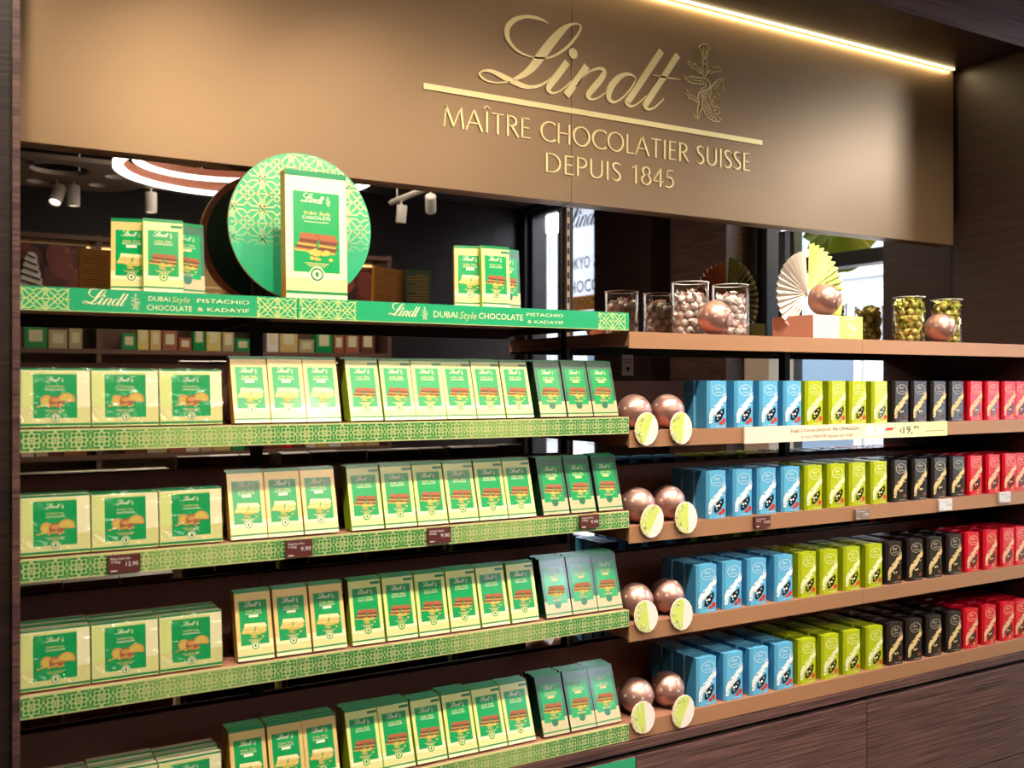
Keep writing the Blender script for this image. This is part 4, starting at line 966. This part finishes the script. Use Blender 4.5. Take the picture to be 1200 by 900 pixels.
# storefront on the right: pillars, glass, transoms
SX = RX1
M('frame_dark', '#1b1a1e', .4); noise_col(M('facade', '#c9ccd0', .8), '#c2c8cf', '#e2e5e8', 1.5); M('facade_window', '#5d6f80', .3); M('street', '#9a9a9c', .8)
Ys = [(-3.75, -3.64), (-2.48, -.52), (1.75, 2.02)]
for i, (a, b) in enumerate(Ys): struct('wall_east' if i == 0 else 'wall_east.%03d' % i, MB().box(SX, SX+.25, a, b, 0, ZC, 'dark_wood'))
tag(MB().box(4.62, 4.999, -1.94, -1.21, 0, ZC-.001, 'dark_wood').build('clad_column'), 'very dark wooden column between the shop windows, seen mirrored', 'column', 'clad columns by the shop windows')
tag(MB().box(4.80, 4.999, -1.209, -.60, 0, ZC-.001, 'brown_wood').build('clad_column'), 'brown grained wooden column beside the window post, seen mirrored', 'column', 'clad columns by the shop windows')
struct('wall_east.003', MB().box(SX, SX+.25, -.52, 1.75, EYE+1.68, ZC, 'dark_wood')); struct('wall_east.004', MB().box(SX, SX+.25, -3.64, -2.48, EYE+1.68, ZC, 'dark_wood'))
for nm, a, b, mids, tz in (('window_1', -3.64, -2.48, [-3.14], None), ('window_2', -.52, 1.75, [-.27, .75], .78)):
    t = bpy.data.objects.new(nm, None); COL.objects.link(t); t.location = (SX+.05, 0, 0); t['kind'] = 'structure'
    mb = MB(); z1 = EYE+1.68
    for y in [a, b-.06] + mids: mb.box(0, .08, y, y+.06, 0, z1, 'frame_dark')
    mb.box(0, .08, a+.06, b-.06, z1-.06, z1, 'frame_dark'); mb.box(0, .08, a+.06, b-.06, 0, .25, 'frame_dark')
    if tz: mb.box(-.04, .1, a+.32, b-.06, EYE+tz-.03, EYE+tz+.06, 'frame_dark')
    mb.build('window_frame', t); MB().box(.035, .041, a+.06, b-.06, .25, z1-.06, 'acrylic').build('window_glass', t)
# poster on the window, readable from the street
y0p, y1p = MY-7.66, MY-6.62
t = thing('window_poster', 'white poster with TOKYO STYLE CHOCOLATE lettering stuck on the shop window', 'poster', (SX+.046, (y0p+y1p)/2, EYE+.95))
MB().box(0, .002, -(y1p-y0p)/2, (y1p-y0p)/2, -.62, .72, 'poster_white').build('sheet', t)
mb = MB(); hw = (y1p-y0p)/2; M('poster_grey', '#8a8480', .5); M('poster_gold', '#b98a4c', .5)
for nrm, xo in ((-1, -.0008), (1, .0028)):
    A = Art(mb, (xo, 0, 0), (0,1,0), (0,0,1), (nrm,0,0))
    logo(A, -.10, .52, .78, 'poster_grey', res=3, h=.0006 if nrm > 0 else .0006)
    A.text('TOKYO', -hw+.03, .14, .115, 'poster_grey', width=.42, align='L'); A.text('Style', -hw+.50, .15, .13, 'poster_grey', width=.36, align='L', shear=.25)
    A.text('CHOCOLATE', -hw+.02, -.07, .115, 'poster_grey', width=.92, align='L')
    A.rect(-hw+.08, -.29, hw-.1, -.16, 'poster_gold'); A.rect(-hw+.02, -.43, hw-.05, -.305, 'poster_gold')
    A.text('MATCHA &', -hw+.12, -.225, .085, 'white', width=.62, align='L', h=.001); A.text('STRAWBERRY', -hw+.05, -.367, .085, 'white', width=.85, align='L', h=.001)
mb.build('lettering', t)
# street outside
struct('ground_street', MB().box(SX+.26, SX+9, -12, 9, -.06, -.01, 'street'))
t = thing('street_building', 'pale grey building across the street, seen mirrored through the windows', 'building', (SX+5, 0, 0))
mb = MB(); mb.box(0, .4, -14, 9, 0, 7, 'facade'); mb.box(-.06, 0, -14, 9, 2.95, 3.05, 'facade'); mb.build('wall', t)
for y in (-12.2, -9.7, -7.4, -5.0, -2.7, -.4, 1.9, 4.2):
    for z in (.7, 3.4):
        f = MB().box(-.04, .0, y-.1, y+1.2, z-.1, z+1.7, 'white').build('window_frame', t); MB().box(-.05, -.041, y, y+1.1, z, z+1.6, 'facade_window').build('pane', f)
# opposite shelving unit, with posters
UY = MY-7.0
UX0, UX1 = -1.2, 3.05
t = thing('opposite_cabinet', 'tall shelving cabinet of the opposite wall, seen in the mirror', 'cabinet', (0, UY, 0))
M('unit_brown', '#6d5040', .5); M('unit_glow', '#caa070', .5)
MB().box(UX0, UX1, -.4, -.34, .0, EYE+.98, 'unit_brown').build('back_panel', t)
for x in (UX0, .95, 2.02, UX1-.03): MB().box(x, x+.03, -.34, 0, .0, EYE+.98, 'unit_brown').build('side_panel', t)
OZ = [-.85, -.50, -.15, .20]
for z in OZ + [.94]: MB().box(UX0, UX1, -.34, .01, EYE+z, EYE+z+.03, 'unit_brown').build('shelf_board', t)
MB().box(UX0+.03, UX1-.03, -.33, -.31, EYE+.925, EYE+.938, M('unit_led', '#ffd9a0', .5, emit='#ffc98a', es=2.5).name).build('light_strip', t)
def poster(px0, px1, pz0, pz1, kind, label):
    xa = at(px0, 300, 7.0)[0]; xb = at(px1, 300, 7.0)[0]; rr = random.Random(9)
    t = thing('picture_panel', label, 'picture', ((xa+xb)/2, UY+.012, EYE), 0, 'picture panels on the opposite cabinet'); w = (xb-xa)/2
    if kind == 'nuts':
        MB().box(-w, w, -.01, .0, pz0, pz1, M('nut_dark', '#2c110c', .5).name).build('board', t)
        mb = MB(); A = Art(mb, (0,0,0), (-1,0,0), (0,0,1), (0,1,0)); M('nut_a', '#7a3220', .4); M('nut_b', '#5a2216', .4); M('nut_c', '#944430', .4)
        for i in range(34):
            x, z = rr.uniform(-w*.9, w*.9), rr.uniform(pz0+.03, pz1-.05); a = rr.uniform(0, 3.1); k = .05
            e = [(max(-w, min(w, x + p*math.cos(a) - q*math.sin(a))), max(pz0, min(pz1, z + p*math.sin(a) + q*math.cos(a)))) for p, q in ell(0, 0, k*1.3, k*.75, 14)]
            A.fill(e, rr.choice(['nut_a', 'nut_b', 'nut_c']), .0008+i*.0003)
        if label.startswith('red-brown'):
            for k in range(5): A.fill(ell(w*.62, pz0+.05+k*.045, w*(.38-.05*k), .05, 16), 'white' if k % 2 == 0 else 'step_pale', .012+k*.001); A.stroke([(w*(.3+.05*k), pz0+.06+k*.045, .012), (w*.95, pz0+.1+k*.045, .012)], 'nut_dark', .02)
        mb.build('photograph', t)
    else:
        MB().box(-w, w, -.01, .0, pz0, pz1, M('gold_panel', '#b4905c', .4, .4).name).build('board', t)
        mb = MB(); A = Art(mb, (0,0,0), (-1,0,0), (0,0,1), (0,1,0))
        A.text('CHOCOLATIER', .0, pz0+.06, .075, 'gold_letter', width=w*1.7); logo(A, 0, pz0+.28, w*1.5, 'gold_letter', res=3, crest=False); A.rect(-w*.9, pz0+.125, w*.9, pz0+.135, 'gold_letter')
        mb.build('lettering', t)
poster(20, 101, .56, .90, 'nuts', 'red-brown nut photograph at the left edge, seen mirrored')
poster(222, 330, .54, .90, 'gold', 'gold lettered panel seen mirrored left of the round sign')
poster(398, 447, .50, .84, 'nuts', 'dark hazelnut photograph seen mirrored right of the round sign')
# small boxes on the opposite shelves
cols = ['p_gold', 'red_print', 'p_choc2', 'p_green', 'step_pale', 'truf_gold', 'p_beige', 'brown_rim', 'p_choc', 'white']
rr = random.Random(21); SM = {}
for c in cols:
    mb = MB(); mb.prism([(-.5,0),(.5,0),(.5,1),(-.5,1)], c, -.5, .5); mb.box(-.3, .3, .5, .51, .3, .8, 'p_cream'); SM[c] = mb.mesh('gift_box')
oi = 0
CN = {'p_gold': 'gold', 'red_print': 'red', 'p_choc2': 'dark brown', 'p_green': 'green', 'step_pale': 'pale pink', 'truf_gold': 'yellow', 'p_beige': 'beige', 'brown_rim': 'brown', 'p_choc': 'tan', 'white': 'white'}
for li, z in enumerate(OZ):
    x = UX0 + .9; i = 0
    while x < UX1-.15:
        w = rr.uniform(.08, .15); h = rr.uniform(.09, .21); c = rr.choice(cols)
        if not any(abs(x+w/2 - s) < w/2+.03 for s in (.965, 2.035)):
            o = obj('gift_box', SM[c], None, (x+w/2, UY-.14, EYE+z+.03)); o.scale = (w-.012, .12, h)
            tag(o, '%s gift box, %s from left on the %s shelf of the opposite cabinet' % (CN[c], ORD[min(i, 29)], ['lowest', 'second', 'third', 'highest'][li]), 'box', 'gift boxes on the opposite cabinet'); i += 1
        x += w
# ceiling fittings seen in the mirror
rx, ry, rz_ = 1.44, -.58, EYE+1.10
t = thing('ring_lamp', 'glowing suspended ring lamp, seen in the mirror', 'ceiling lamp', (rx, ry, rz_))
def ringmb(r0, r1, z0, z1, m, n=64, cx=0, cy=0):
    mb = MB(); vs = []
    for i in range(n):
        a = 2*math.pi*i/n
        vs += [(cx+r_*math.cos(a), cy+r_*math.sin(a), z) for r_, z in ((r0, z0), (r1, z0), (r1, z1), (r0, z1))]
    fs = []
    for i in range(n):
        j = (i+1) % n
        for k in range(4): fs.append((i*4+k, i*4+(k+1) % 4, j*4+(k+1) % 4, j*4+k))
    return mb.add(vs, fs, m)
ringmb(.61, .66, .012, .06, 'brown_rim').build('housing', t); ringmb(.612, .658, -.006, .0115, 'ring_glow').build('diffuser', t)
for a in (20, 140, 260): MB().cyl((.635*math.cos(R(a)), .635*math.sin(R(a)), .06), (.635*math.cos(R(a)), .635*math.sin(R(a)), ZC-rz_), .002, .002, 'lamp_white', 6).build('wire', t)
ringmb(.40, .44, .05, .09, 'brown_rim', cx=-.13, cy=.0).build('housing', t); ringmb(.402, .438, .032, .0495, 'ring_glow', cx=-.13, cy=.0).build('diffuser', t)
for a in (60, 240): MB().cyl((-.13+.42*math.cos(R(a)), .42*math.sin(R(a)), .09), (-.13+.42*math.cos(R(a)), .42*math.sin(R(a)), ZC-rz_), .002, .002, 'lamp_white', 6).build('wire', t)
# perforated raft
cu = bpy.data.curves.new('raft', 'CURVE'); cu.dimensions = '2D'; cu.fill_mode = 'BOTH'; cu.extrude = .012
def spl(pts):
    s = cu.splines.new('POLY'); s.points.add(len(pts)-1); s.use_cyclic_u = True
    for p, (x, y) in zip(s.points, pts): p.co = (x, y, 0, 1)
spl([(-1.2, -.42), (.15, -.42)] + ell(.15, 0, .30, .42, 16, -88, 88) + [(.15, .42), (-1.2, .42)])
for cx_, cy_, r_ in ((-.05, .15, .15), (-.42, -.08, .17), (-.25, .27, .07), (.2, -.2, .06), (-.8, .12, .18), (.25, .1, .06), (-.1, -.25, .08), (-.65, -.28, .08)): spl(ell(cx_, cy_, r_, r_, 24))
o = bpy.data.objects.new('ceiling_raft', cu); COL.objects.link(o); dg = bpy.context.evaluated_depsgraph_get()
me = bpy.data.meshes.new_from_object(o.evaluated_get(dg)); me.materials.clear(); me.materials.append(M('raft_grey', '#8d7f74', .5)); bpy.data.objects.remove(o)
xr, yr, zr = inv(100, 195, 6.05)
o = obj('ceiling_raft', me, None, (xr-.1, yr, EYE+1.18)); tag(o, 'pale perforated ceiling raft with round holes, seen mirrored at left', 'ceiling panel')
# tracks with heads in the mirror
def track(p0, p1, heads, label):
    p0, p1 = Vector(p0), Vector(p1); t = thing('light_track', label, 'track light', p0, 0, 'ceiling tracks seen in the mirror'); d = p1-p0
    MB().cyl((0,0,0), d, .02, .02, 'lamp_white', 4).build('rail', t)
    for f in (.15, .85): MB().cyl(d*f, (d.x*f, d.y*f, ZC-p0.z), .004, .004, 'lamp_white', 6).build('hanger', t)
    for f, ax, ay in heads:
        h = obj('spot_head', HEAD, t, d*f + Vector((0, 0, -.12)), (R(ax), R(ay), 0)); obj('lens', LENS, h); obj('stem', STEM, t, d*f + Vector((0, 0, -.09)))
xa, ya, _ = inv(60, 210, 6.2); xb, yb, _ = inv(265, 235, 6.2)
track((xa, ya, EYE+1.19), (xb, ya, EYE+1.19), [(.03, 25, 20), (.12, 0, 0), (.55, 0, 0)], 'white ceiling track with spots, seen mirrored at upper left')
xa, ya, _ = inv(458, 243, 6.3); xb, yb, _ = inv(503, 228, 5.6)
track((xa, ya, EYE+1.25), (xa, yb-.0, EYE+1.25), [(.25, -10, 0), (.9, -40, -25)], 'short ceiling track with two spots, seen mirrored above the right trio')
# lime fans hanging by the shop window
xf, yf, zf = inv(985, 262, 4.55)
t = thing('paper_fan', 'large lime pleated fan hanging by the window, seen mirrored', 'paper fan', (xf, yf, EYE+1.10))
M('fan_deep', '#8a9c10', .5)
f = fan_half(185, 352, .36, 13, 'fan_lime', 'fan_deep', 'pleats', t, .006, .02)
MB().cyl((0,0,0), (0,0,ZC-EYE-1.10), .002, .002, 'lamp_white', 6).build('wire', t)
t = thing('hanging_banner', 'orange banner hanging beside the lime fan, seen mirrored', 'banner', (xf+.35, yf+.25, EYE+.95)); MB().box(-.3, .3, 0, .01, -.03, .5, M('orange', '#d88a54', .6).name).build('cloth', t)
MB().cyl((0,.005,.5), (0,.005,ZC-EYE-.95), .002, .002, 'lamp_white', 6).build('wire', t)
xf, yf, zf = inv(901, 440, 4.75)
t = thing('display_column', 'pink display column with white wave pattern, seen mirrored', 'display column', (xf, yf, 0))
MB().box(-.11, .11, -.11, .11, 0, EYE+.17, 'step_pale').build('body', t)
mb = MB()
for o_, u_, n_ in (((0,.11,0), (-1,0,0), (0,1,0)), ((-.11,0,0), (0,-1,0), (-1,0,0))):
    A = Art(mb, o_, u_, (0,0,1), n_)
    for j in range(12):
        for i in range(5):
            cx_ = -.08+i*.04+(.02 if j % 2 else 0)
            if cx_ > .09: continue
            for q in (.018, .011): A.stroke([(x, y, .003) for x, y in ell(cx_, EYE-.2+j*.03, q, q, 8, 0, 180)], 'white', .001)
mb.build('wave_print', t)
# a low promotion table in the middle of the shop
xf, yf, zf = inv(985, 530, 4.0)
t = thing('promotion_table', 'lime promotion table near the shop window, seen mirrored', 'table', (xf, yf, 0))
MB().box(-.4, .4, -.3, .3, EYE-.45, EYE-.42, 'step_lime').build('tabletop', t); MB().box(-.38, .38, -.28, .28, 0, EYE-.451, 'step_lime').build('base', t)
